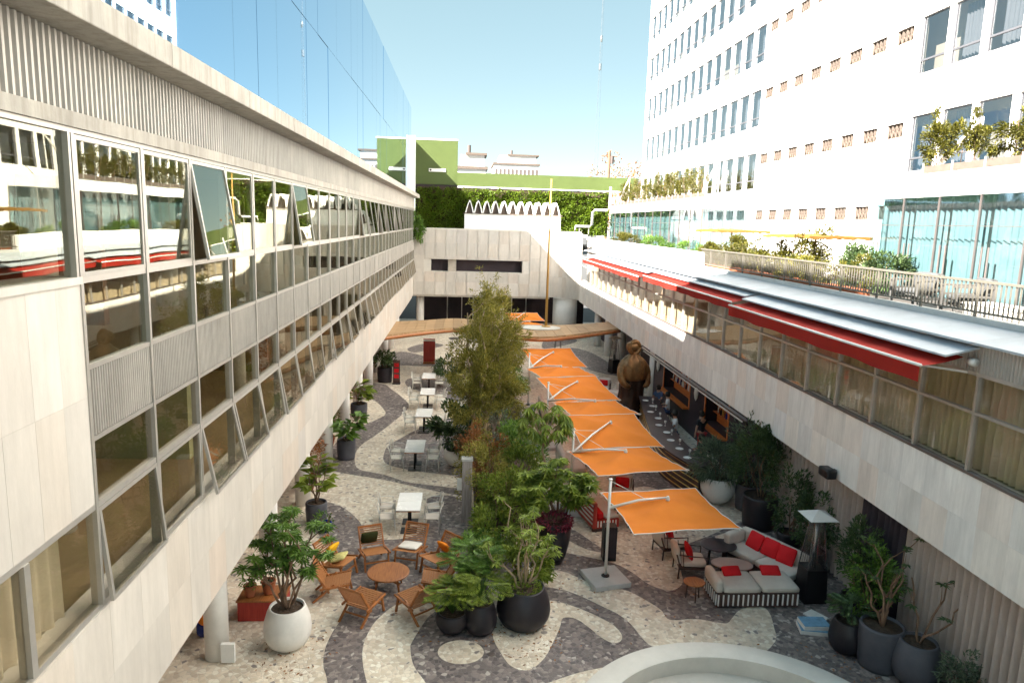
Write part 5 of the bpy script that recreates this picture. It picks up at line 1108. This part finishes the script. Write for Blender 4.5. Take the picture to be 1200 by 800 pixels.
# striped bench and side chairs under the first twin parasol
be = thing('striped_bench', 'long bench with red back cushion and cream striped sides, behind the slab parasol', 'bench', (4.0, 19.7, 0), R(12))
MB().box(-.32, .36, -1.0, 1.0, .12, .36).build('base', MATS['red_wood'], be); lbx(be, -.08, .38, -.98, .98, .36, .47, 'cream_cushion', 'seat_cushion'); lbx(be, -.30, -.09, -.98, .98, .36, .58, 'red_cushion', 'back_cushion')
MB().box(-.42, -.32, -1.0, 1.0, .12, .86).build('backrest', MATS['red_wood'], be)
for k in range(5): MB().box(-.318, -.308, -.95, .95, .52+.07*k, .55+.07*k).build('stripe', MATS['white_canvas'], be); MB().box(-.432, -.422, -.95, .95, .22+.13*k, .27+.13*k).build('stripe', MATS['white_canvas'], be)
for k in range(7): MB().box(-.30+.09*k, -.26+.09*k, -1.012, -1.002, .16, .34).build('stripe', MATS['white_canvas'], be)
for y in (-.9, .9): MB().box(-.4, .34, y-.04, y+.04, 0, .12).build('leg', MATS['dark_wood'], be)
armchair('cream armchair with red cushion under the edge of the first twin parasol', (5.1, 20.8, 0), R(165)); cushion('red cushion on the cream armchair under the first twin parasol', 'red_cushion', (5.12, 20.95, .62), (.42, .38, .13), (R(74), 0, R(165)))
lowtable('coffee_table', 'dark round table beside the striped bench', 4.9, 19.3, .42, .42, .5, 'dark_top', 3)
sk = thing('speaker_column', 'plain black upright speaker box standing behind the slab parasol post', 'speaker', (3.92, 17.1, 0)); MB().box(-.17, .17, -.16, .16, 0, .92).build('cabinet', MATS['black_metal'], sk, bevel=.012); MB().box(-.14, .14, -.172, -.162, .1, .88).build('grille', MATS['dark_wall'], sk)
# lounge furniture under the far parasols
for k, (x, y, a, lb) in enumerate([(4.9, 24.3, 80, 'cream armchair under the second twin parasol'), (4.6, 28.2, 95, 'cream armchair hidden under the rear canopy of the second twin parasol'), (7.3, 35.0, 160, 'cream armchair with red cushion past the statue sofa')]): armchair(lb, (x, y, 0), R(a))
cushion('red cushion on the cream armchair past the statue sofa', 'red_cushion', (7.32, 35.12, .60), (.42, .32, .12), (R(74), 0, R(160)))
def small_sofa(label, loc, rz):
    t = thing('sofa', label, 'sofa', loc, rz); MB().box(-.9, .9, -.4, .4, .05, .28).build('base', MATS['dark_wood'], t); lbx(t, -.9, .9, -.42, .25, .28, .46, 'cream_cushion', 'seat_cushion'); lbx(t, -.9, .9, .22, .44, .28, .80, 'cream_cushion', 'backrest'); return t
small_sofa('cream two seat sofa with red cushions, beside the bronze statue', (8.05, 33.6, 0), R(-60)); small_sofa('cream sofa under the third twin parasol', (4.0, 30.6, 0), R(90)); small_sofa('cream sofa beyond the bench, under the second twin parasol', (3.9, 23.6, 0), R(90))
for k in range(2): cushion(['red cushion leaning at one end of the sofa by the statue', 'second red cushion on the sofa by the statue, nearer its seat edge'][k], 'red_cushion', (8.25-.22*k, 33.75-.33*k, .66), (.44, .42, .14), (R(-68), 0, R(-60+14*k)))
lowtable('coffee_table', 'pale blue round table before the sofa by the statue', 7.5, 32.6, .5, .42, .45, 'blue_print', 3)
for k, (x, y) in enumerate([(-.4, 47.5), (1.6, 46.0), (.4, 50.5), (6.2, 44.0), (6.6, 47.4)]):
    lowtable('bistro_table', ['dark bistro table beyond the footbridge, closest to the left columns', 'dark bistro table beyond the footbridge, at the planter end', 'dark bistro table before the dark doorway', 'dark bistro table beside the farthest parasol', 'dark bistro table close to the drum column'][k], x, y, .4, .4, .74, 'dark_top', 4)
# ================================================================== bar
cb = thing('bar_counter', 'long dark curved bar counter with thin gold front strips', 'counter', (7.7, 25.5, 0))
le = cat_open([(7.95, 30.4), (7.45, 27.6), (7.0, 24.6), (6.98, 22.9), (7.45, 20.9)], 4); ri = cat_open([(8.72, 30.2), (8.35, 27.6), (8.0, 25.0), (7.9, 23.2), (8.15, 21.4)], 4)
WB(cb).prism([tuple(p) for p in le]+[tuple(p) for p in ri[::-1]], 1.04, 1.10).build('top', MATS['dark_top'], cb)
WB(cb).prism([(p.x+.08, p.y) for p in le]+[(p.x-.1, p.y) for p in ri[::-1]], 0, 1.04).build('body', MATS['dark_wood'], cb)
for z in (.12, .3, .48, .66, .84, 1.0): WB(cb).tube([(p.x+.07, p.y, z) for p in le], .018, 5).build('gold_strip', MATS['gold'], cb)
ab = thing('back_bar', 'dark back bar wall with two orange serving hatches', 'bar wall', (9.6, 27, 0))
hs = [(24.2, 26.6, 1.05, 2.25), (28.6, 32.4, 1.05, 2.3)]
holed(WB(ab), 'x', 9.62, 21.2, 34.2, 0, 2.69, hs, .55).build('wall', MATS['dark_wall'], ab)
for (a, b, c, d) in hs:
    WB(ab).box(10.12, 10.16, a, b, c, d).build('hatch_back', MATS['orange_wood'], ab); WB(ab).box(9.36, 10.1, a-.05, b+.05, c-.07, c-.005).build('hatch_counter', MATS['orange_wood'], ab)
    WB(ab).box(9.60, 9.66, a-.10, a, c-.07, d+.08).build('hatch_jamb', MATS['orange_wood'], ab); WB(ab).box(9.60, 9.66, b, b+.10, c-.07, d+.08).build('hatch_jamb', MATS['orange_wood'], ab)
    for z in (1.45, 1.8): WB(ab).box(9.92, 10.11, a+.05, b-.05, z, z+.03).build('shelf', MATS['orange_wood'], ab)
bot = MB().lathe([(.035, 0), (.038, .02), (.038, .17), (.014, .22), (.014, .28)], 8); rb_ = random.Random(4); bsrc = None
shelves = [('lower shelf', 1.48), ('upper shelf', 1.83)]
for (a, b, nm) in ((28.8, 32.2, 'long far hatch'), (24.4, 26.4, 'short near hatch')):
    for sn, z in shelves:
        y = a
        while y < b:
            m_ = MATS[rb_.choice(['terracotta', 'pot_black', 'paper', 'gold', 'pot_blue', 'marble_top'])]
            me = bot.build('bottle', m_, None, True); me.location = (10.0+rb_.uniform(-.03, .03), y, z+.0); tag(me, 'bottle standing on the '+sn+' of the '+nm, 'bottle', 'bottles on the '+sn+' of the '+nm); y += rb_.uniform(.13, .24)
for k, (y) in enumerate((27.6, 33.3)):
    s = thing('wall_lamp', ['cream shield shaped wall lamp between the two hatches', 'cream shield shaped wall lamp beyond the long hatch'][k], 'lamp', (9.56, y, 1.6))
    MB().lathe([(.02, 0), (.12, .12), (.17, .3), (.15, .45), (.06, .55), (.0, .58)], 14, (0, 0, 0), .45, 1).build('shade', MATS['white_canvas'], s, True); MB().box(-.02, .06, -.04, .04, .2, .4).build('bracket', MATS['gold'], s)
for k in range(9):
    y = 21.9+k*.95; x = 7.45+.012*(y-22)**2; z = 1.1
    o = MB().lathe([(.06, 0), (.13, .012), (.14, .022), (.12, .02), (.0, .012)], 16).build('plate', MATS['marble_top'], None, True); o.location = (x+.12*math.sin(k*3), y, z); tag(o, 'white plate lying on the dark bar counter', 'plate', 'plates on the bar counter')
for k in range(7):
    y = 22.2+k*1.15; x = 7.62+.012*(y-22)**2
    o = MB().lathe([(.03, 0), (.035, .005), (.006, .02), (.006, .09), (.04, .13), (.042, .2), (.036, .2), (.0, .1)], 10).build('glass', MATS['pot_white'], None, True); o.location = (x, y, 1.1); tag(o, 'small pale stemmed glass on the dark bar counter', 'glass', 'glasses on the bar counter')
fl = thing('wall_floodlight', 'black floodlight fixed under the right hand fascia', 'lamp', (XR-.12, 15.5, 2.95)); rbox_ = MB(); rbox(rbox_, -.2, .06, -.22, .22, -.13, .1, .05); rbox_.build('housing', MATS['black_metal'], fl, True); MB().box(.05, .14, -.05, .05, -.06, .06).build('bracket', MATS['black_metal'], fl)
# round stone ring in the foreground
rg_ = thing('stone_ring', 'broad low white stone ring wall around a sunken round floor', 'ring wall', (4.75, 9.75, 0))
MB().lathe([(2.55, .0), (2.95, .0), (2.97, .40), (2.94, .42), (2.50, .42), (2.47, .40), (2.55, .02)], 96).build('wall', MATS['plaster'], rg_, auto=40); MB().lathe([(2.54, .012), (.01, .012)], 64).build('inner_floor', MATS['paving_cream'], rg_)
# ================================================================== bronze statue
stt = thing('bronze_statue', 'large robed bronze statue with a hooded ring shaped head', 'statue', (7.75, 31.0, 0), R(15))
def loft(prof, name, m_, fold):
    m = MB(); n = 44
    for (z, a, b) in prof:
        for k in range(n):
            t = 6.2832*k/n; f = 1+fold*(.06*math.sin(7*t+z*2.2)+.035*math.sin(15*t-z*3)+.02*math.sin(23*t+z)); m.v.append((a*f*math.cos(t)+(-.10*(1.2-z) if z < 1.2 else 0), b*f*math.sin(t), z))
    for i in range(len(prof)-1):
        for k in range(n): m.f.append((i*n+k, i*n+(k+1) % n, (i+1)*n+(k+1) % n, (i+1)*n+k))
    m.f.append(tuple((len(prof)-1)*n+k for k in range(n))); return m.build(name, MATS[m_], stt, True, sub=1)
loft([(0, .78, .62), (.25, .74, .58), (.7, .60, .50), (1.2, .55, .46), (1.6, .58, .46), (1.95, .60, .44), (2.1, .5, .4)], 'robe', 'bronze_dark', 1.6)
loft([(1.72, .60, .46), (1.78, .70, .53), (2.0, .74, .54), (2.3, .73, .50), (2.55, .62, .43), (2.7, .45, .34), (2.8, .28, .25), (2.9, .2, .2)], 'mantle', 'bronze', .9)
for s in (-1, 1):
    a = MB(); a.tube([(.48*s, -.05, 2.45), (.72*s, -.12, 2.0), (.66*s, -.38, 1.55), (.30*s, -.52, 1.45)], [.22, .20, .17, .12], 12); a.build('arm', MATS['bronze'], stt, True, sub=1)
hd = MB(); 
for i in range(25):
    pass
pts = [(.24*math.cos(6.2832*i/24), -.05, 3.16+.28*math.sin(6.2832*i/24)) for i in range(25)]; hd.tube(pts, .10, 10); hd.lathe([(.02, -.2), (.24, -.12), (.30, .05), (.26, .2), (.1, .3), (.01, .32)], 18, (0, .12, 3.12)); hd.build('hood', MATS['bronze'], stt, True)
rbx = MB(); rbox(rbx, -.13, .13, -.08, .08, 2.95, 3.3, .07); rbx.build('face', MATS['pot_black'], stt, True)
# ================================================================== people
def skin_mesh(name, verts, edges, radii, m, parent, root=0):
    me = bpy.data.meshes.new(name); me.from_pydata(verts, edges, []); me.update(); o = bpy.data.objects.new(name, me); COL.objects.link(o); o.parent = parent
    md = o.modifiers.new('skin', 'SKIN'); 
    if not me.skin_vertices: 
        bpy.context.view_layer.objects.active = o
    for i, v in enumerate(me.skin_vertices[0].data): v.radius = radii[i] if isinstance(radii[i], tuple) else (radii[i], radii[i]); v.use_root = (i == root)
    md.use_smooth_shade = True; o.modifiers.new('sub', 'SUBSURF').render_levels = 2
    me.materials.append(MATS[m]); return o
def person(label, loc, rz, pose, top, bottom, hand=(.2, .35, .15)):
    """local +y is where the person looks; loc is the floor below the hips"""
    r = thing('person', label, 'person', loc, rz); hz = .92 if pose == 'stand' else .72
    hip, waist, chest, neck, chin, crown = (0, 0, hz), (0, .01, hz+.2), (0, .02, hz+.42), (0, .03, hz+.56), (0, .06, hz+.66), (0, .055, hz+.76)
    V = [hip, waist, chest, neck, chin, crown]; E = [(0,1),(1,2),(2,3),(3,4),(4,5)]; RR = [(.15,.11),(.125,.09),(.155,.105),(.055,.055),(.075,.085),(.07,.08)]
    arms = []
    for s in (-1, 1):
        b = len(V); sh = (.19*s, .0, hz+.49); eb = (.25*s, .02, hz+.22) if pose == 'stand' else (.26*s, .10, hz+.24); wr = (.20*s, .26, hz+.22) if s > 0 or pose != 'stand' else (.25*s, .06, hz-.02)
        V += [sh, eb, wr]; E += [(2, b), (b, b+1), (b+1, b+2)]; RR += [.055, .042, .03]; arms.append((sh, eb, wr))
        d = (Vector(wr)-Vector(eb)).normalized(); pv = Vector(wr)+d*.07; c = len(V); V.append(tuple(pv)); E.append((b+2, c)); RR.append((.04, .02))
        side = d.cross(Vector((0, 0, 1))).normalized() if abs(d.z) < .9 else Vector((0, 1, 0))
        for k in range(4): V.append(tuple(pv+side*(.026-.0175*k)+d*(.085-.012*abs(k-1.3))-Vector((0, 0, .015)))); E.append((c, len(V)-1)); RR.append(.008)
        V.append(tuple(Vector(wr)+side*.05*s*-1+d*.06)); E.append((b+2, len(V)-1)); RR.append(.009)
    legs = []
    for s in (-1, 1):
        b = len(V)
        if pose == 'stand': h, k, a, t = (.09*s, 0, hz-.06), (.10*s, .03*s, .50), (.10*s, -.02*s, .09), (.11*s, .13-.02*s, .03)
        else: h, k, a, t = (.10*s, .04, hz-.02), (.13*s, .44, hz-.02), (.13*s, .40, hz-.42), (.13*s, .54, hz-.46)
        V += [h, k, a, t]; E += [(0, b), (b, b+1), (b+1, b+2), (b+2, b+3)]; RR += [.085, .06, .042, .035]; legs.append((h, k, a, t))
    skin_mesh('body', V, E, RR, 'skin_tone', r)
    V = [(0, 0, hz-.02), (0, .01, hz+.2), (0, .02, hz+.42), (0, .03, hz+.53)]; E = [(0,1),(1,2),(2,3)]; RR = [(.165,.125),(.145,.105),(.175,.12),(.075,.07)]
    for sh, eb, wr in arms: b = len(V); V += [sh, tuple(Vector(sh).lerp(Vector(eb), .75))]; E += [(2, b), (b, b+1)]; RR += [.068, .058]
    skin_mesh('shirt', V, E, RR, top, r)
    V = [(0, 0, hz+.02)]; E = []; RR = [(.16, .12)]
    for h, k, a, t in legs: b = len(V); V += [h, k, tuple(Vector(k).lerp(Vector(a), .92))]; E += [(0, b), (b, b+1), (b+1, b+2)]; RR += [.098, .072, .055]
    skin_mesh('trousers', V, E, RR, bottom, r)
    m = MB(); m.lathe([(.02, .13), (.075, .11), (.10, .05), (.105, -.02), (.09, -.09)], 14, (0, .035, hz+.72), .95, 1.08); m.build('hair', MATS['hair'], r, True)
    m = MB(); m.lathe([(.0, -.03), (.018, -.015), (.006, .03)], 8, (0, .155, hz+.70)); m.build('nose', MATS['skin_tone'], r, True)
    return r
person('seated person in a white shirt at the far end of the bar counter', (8.95, 29.3, 0), R(75), 'sit', 'shirt_white', 'denim'); person('seated person in a pale grey top at the middle of the bar counter', (8.35, 26.2, 0), R(80), 'sit', 'shirt_white', 'denim')
person('standing person in black with red trousers behind the bar stools', (9.1, 25.4, 0), R(30), 'stand', 'shirt_black', 'shirt_red'); person('seated person in dark clothes at the near end of the bar counter', (8.35, 23.1, 0), R(85), 'sit', 'shirt_black', 'denim')
person('seated person in a denim jacket beside the farthest bar stool', (8.9, 30.6, 0), R(120), 'sit', 'denim', 'shirt_black')
for k, (x, y) in enumerate([(8.95, 29.3), (8.35, 26.2), (8.35, 23.1), (8.9, 30.6), (8.2, 24.6), (8.55, 27.7)]):
    t = thing('bar_stool', ['bar stool under the white shirted person', 'bar stool under the person in the pale grey top', 'bar stool under the person at the near bar end', 'bar stool under the person in denim', 'empty bar stool beside the standing person', 'empty bar stool between the two seated pale shirts'][k], 'stool', (x, y, 0)); MB().lathe([(.17, .58), (.18, .60), (.18, .63), (.15, .645)], 18).build('seat', MATS['dark_wood'], t, auto=30)
    for j in range(4): a = .8+1.5708*j; MB().tube([(.2*math.cos(a), .2*math.sin(a), 0), (.12*math.cos(a), .12*math.sin(a), .58)], .013, 5).build('leg', MATS['black_metal'], t)
    MB().tube([(.17*math.cos(i*.5236), .17*math.sin(i*.5236), .22) for i in range(13)], .009, 5).build('foot_ring', MATS['gold'], t)
# ================================================================== roof terrace furniture
def terrace_chair(label, loc, rz):
    t = thing('terrace_armchair', label, 'armchair', loc, rz); M1 = MATS['chair_paint']
    for sx in (-1, 1):
        for y in (-.36, .36): MB().box(.36*sx-.03, .36*sx+.03, y-.03, y+.03, 0, .62 if y > 0 else .80).build('leg', M1, t)
        MB().box(.36*sx-.045, .36*sx+.045, -.33, .42, .62, .66).build('armrest', M1, t); MB().box(.36*sx-.015, .36*sx+.015, -.33, .33, .2, .26).build('side_rail', M1, t); MB().box(.36*sx-.015, .36*sx+.015, -.33, .33, .42, .47).build('side_rail', M1, t)
    for k in range(5): MB().box(-.33, .33, -.32+.135*k, -.22+.135*k, .30, .33).build('seat_slat', M1, t)
    for k in range(4): MB().box(-.33, .33, -.40, -.37, .38+.12*k, .46+.12*k).build('back_slat', M1, t)
    lbx(t, -.32, .32, -.30, .32, .33, .45, 'grey_canvas', 'seat_cushion'); lbx(t, -.32, .32, -.36, -.22, .45, .82, 'grey_canvas', 'back_cushion')
    return t
terrace_chair('white slatted terrace armchair behind the railing, beside the dark bushes', (10.75, 16.2, 6.8), R(105)); terrace_chair('white slatted terrace armchair behind the railing, next to the pale low box', (10.85, 14.6, 6.8), R(75))
bx = thing('storage_bench', 'pale low storage box on the terrace behind the railing', 'box', (10.5, 13.1, 6.8)); MB().box(-.3, .3, -.7, .7, .0, .35).build('body', MATS['concrete'], bx); MB().box(-.32, .32, -.72, .72, .35, .39).build('lid', MATS['rail_paint'], bx)
def flat_parasol(label, x, y, z, sx, sy, rz, m, base=6.8):
    t = thing('terrace_parasol', label, 'parasol', (x, y, base), rz); MB().tube([(0, 0, 0), (0, 0, z-base+.25)], .03, 8).build('pole', MATS['alu_dark'], t, True); MB().lathe([(.25, 0), (.25, .06), (.05, .1)], 16).build('foot', MATS['concrete_grey'], t)
    o = MB().sheet(canopy_pts(sx, sy, .07, .02), 10, 10).build('canopy', MATS[m], t, auto=25); o.location = (0, 0, z-base)
    fn = canopy_pts(sx, sy, .07, .02); e = MB()
    for s_ in range(4):
        ps = []
        for i in range(13): q = i/12; u, v = ((q, 0), (1, q), (1-q, 1), (0, 1-q))[s_]; ps.append(fn(u, v))
        e.add([(p[0], p[1], p[2]) for p in ps]+[(p[0]*1.005, p[1]*1.005, p[2]-.09-.02*math.sin(i_*1.9)) for i_, p in enumerate(ps)], [(i, i+1, 14+i, 13+i) for i in range(12)])
    e.build('valance', MATS[m], o); return t
flat_parasol('flat orange yellow terrace parasol on a thin pole before the white tower', 12.1, 24.0, 8.36, 2.4, 2.6, R(10), 'yellow_canvas'); flat_parasol('flat pale yellow terrace parasol before the end of the long pavilion', 12.0, 31.5, 8.45, 2.4, 2.4, R(5), 'yellow_canvas')
def closed_parasol(label, p, q):
    t = thing('folded_parasol', label, 'parasol', p); d = Vector(q)-Vector(p); MB().tube([(0, 0, 0), tuple(d*.3), tuple(d*.7), tuple(d)], [.03, .06, .075, .03], 8).build('folded_canopy', MATS['white_canvas'], t, True)
    MB().tube([tuple(d), (d.x, d.y, 0)], .03, 6).build('mast', MATS['white_metal'], t); MB().lathe([(.2, 0), (.2, .05)], 12, (d.x, d.y, 0)).build('foot', MATS['concrete_grey'], t); return t
closed_parasol('folded white parasol slanting up beside the wicker chair on the near pavilion roof', (13.6, 21.0, 9.84), (13.6, 18.6, 11.6)); closed_parasol('folded white parasol slanting over the near end of the roof hedge', (13.6, 41.8, 9.84), (13.6, 38.2, 12.2)); closed_parasol('folded white parasol slanting over the middle of the roof hedge', (13.6, 50.5, 9.84), (13.6, 46, 12.2)); closed_parasol('folded white parasol slanting at the far end of the roof hedge', (13.0, 61.0, 9.84), (13.0, 56.5, 12.3))
wk = thing('wicker_chair', 'straw coloured wicker chair on the near pavilion roof', 'chair', (13.3, 20.3, 9.84), R(60)); MB().lathe([(.28, .38), (.34, .42), (.36, .46), (.3, .47)], 18).build('seat', MATS['rail_paint'], wk, True)
m = MB(); m.sheet(lambda u, v: ((.34+.06*v)*math.cos(R(20+140*u)+math.pi), (.34+.06*v)*math.sin(R(20+140*u)+math.pi), .42+.5*v*math.sin(math.pi*u)**.5), 16, 6); m.build('backrest', MATS['rail_paint'], wk, True, solid=.02)
for j in range(4): a = .8+1.5708*j; MB().tube([(.27*math.cos(a), .27*math.sin(a), 0), (.24*math.cos(a), .24*math.sin(a), .4)], .015, 5).build('leg', MATS['rail_paint'], wk)
# ================================================================== far background
def far_block(label, x0, x1, y0, y1, h, m, floors, cols, roofm='brick_far', penthouse=True, z0=0):
    t = thing('distant_building', label, 'building', ((x0+x1)/2, (y0+y1)/2, 0)); WB(t).box(x0, x1, y0, y1, z0, h).build('wall', MATS[m], t); WB(t).box(x0-.3, x1+.3, y0-.3, y1+.3, h, h+.5).build('cornice', MATS[roofm], t)
    ws = MB().box(0, (x1-x0)/cols*.6, -.05, .05, 0, 1.5).build('window', MATS['alu_dark'])
    for i in range(cols):
        for j in range(floors): put(ws, t, (x0+(x1-x0)*(i+.2)/cols, y0-.04, h-2.6-3.2*j))
    hide_src(ws)
    if penthouse: WB(t).box(x0+(x1-x0)*.12, x1-(x1-x0)*.05, y0+2, y1-2, h+.5, h+2.6).build('penthouse', MATS[m], t); WB(t).box(x0+(x1-x0)*.3, x1+.2, y0+1.6, y1-1.6, h+2.6, h+3.0).build('roof', MATS[roofm], t); WB(t).tube([(x0+(x1-x0)*.42, (y0+y1)/2, h+2.6), (x0+(x1-x0)*.42, (y0+y1)/2, h+4.6)], .35, 8).build('chimney', MATS['alu_dark'], t)
    return t
far_block('distant white apartment block with a penthouse, above the green band', 8.4, 20.6, 200, 216, 24.0, 'white_wall', 4, 11); far_block('small distant white house with a brown chimney beside the green block', -1.2, 4.0, 130, 140, 17.6, 'white_wall', 2, 3); far_block('distant pale house low behind the bare tree', 30, 38, 150, 160, 17.2, 'white_wall', 2, 4, penthouse=False)
at = thing('lattice_mast', 'very tall thin grey lattice radio mast on the skyline', 'mast', (45.3, 250, 0))
for k in range(3):
    a = 2.0944*k; MB().tube([(1.0*math.cos(a), 1.0*math.sin(a), 0), (.25*math.cos(a), .25*math.sin(a), 84)], .03, 5).build('leg', MATS['steel'], at)
m = MB()
for i in range(70):
    z = 1.2*i; s = 1.0-.65*z/84; a = 2.0944*(i % 3); b = 2.0944*((i+1) % 3); m.tube([(s*math.cos(a), s*math.sin(a), z), (s*math.cos(b), s*math.sin(b), z+1.2)], .014, 4)
m.build('bracing', MATS['steel'], at); MB().lathe([(.5, 60), (.5, 62)], 8).build('antenna_drum', MATS['steel'], at); MB().lathe([(.3, 69), (.45, 70), (.3, 71)], 8).build('beacon', MATS['steel'], at)
up = thing('utility_pole', 'brown utility pole rising behind the green band', 'pole', (16.0, 80, 0)); MB().tube([(0, 0, 0), (0, 0, 16.6)], [.22, .15], 8).build('pole', MATS['bark'], up); MB().bar((-.9, 0, 16.0), (.9, 0, 16.0), .12).build('crossarm', MATS['bark'], up); MB().lathe([(.22, 15.2), (.25, 16.0)], 8, (.3, 0, 0)).build('transformer', MATS['alu_dark'], up)
rng = random.Random(9)
def far_tree(label, loc, H, n, lm, bare=False):
    t = thing('distant_tree', label, 'tree', loc); tr, fo = MB(), MB(); limb(tr, (0, 0, 0), (0, 0, H*.6), .35, .15, rng, .03, 5, 6)
    for k in range(26): a = rng.uniform(0, 6.28); s = Vector((0, 0, H*rng.uniform(.3, .6))); e = s+Vector((math.cos(a)*H*.28*rng.uniform(.5, 1.2), math.sin(a)*H*.28, H*rng.uniform(.15, .42))); limb(tr, s, e, .09, .02, rng, .1, 4, 4)
    blob(fo, (0, 0, H*.72), (H*.30, H*.30, H*.28), n, .5, .25, rng, clump=22); tr.build('trunk', MATS['bark_pale'], t, True); fo.build('crown', MATS[lm], t)
far_tree('sparse brownish bare tree behind the green band by the tower', (25.5, 120, 0), 20, 900, 'leaf_brown'); far_tree('low dark green tree top peeping over the green band', (26, 160, 0), 17.5, 700, 'leaf_green'); far_tree('dense low tree peeping beside the distant house', (30.5, 140, 0), 15.5, 800, 'leaf_brown')
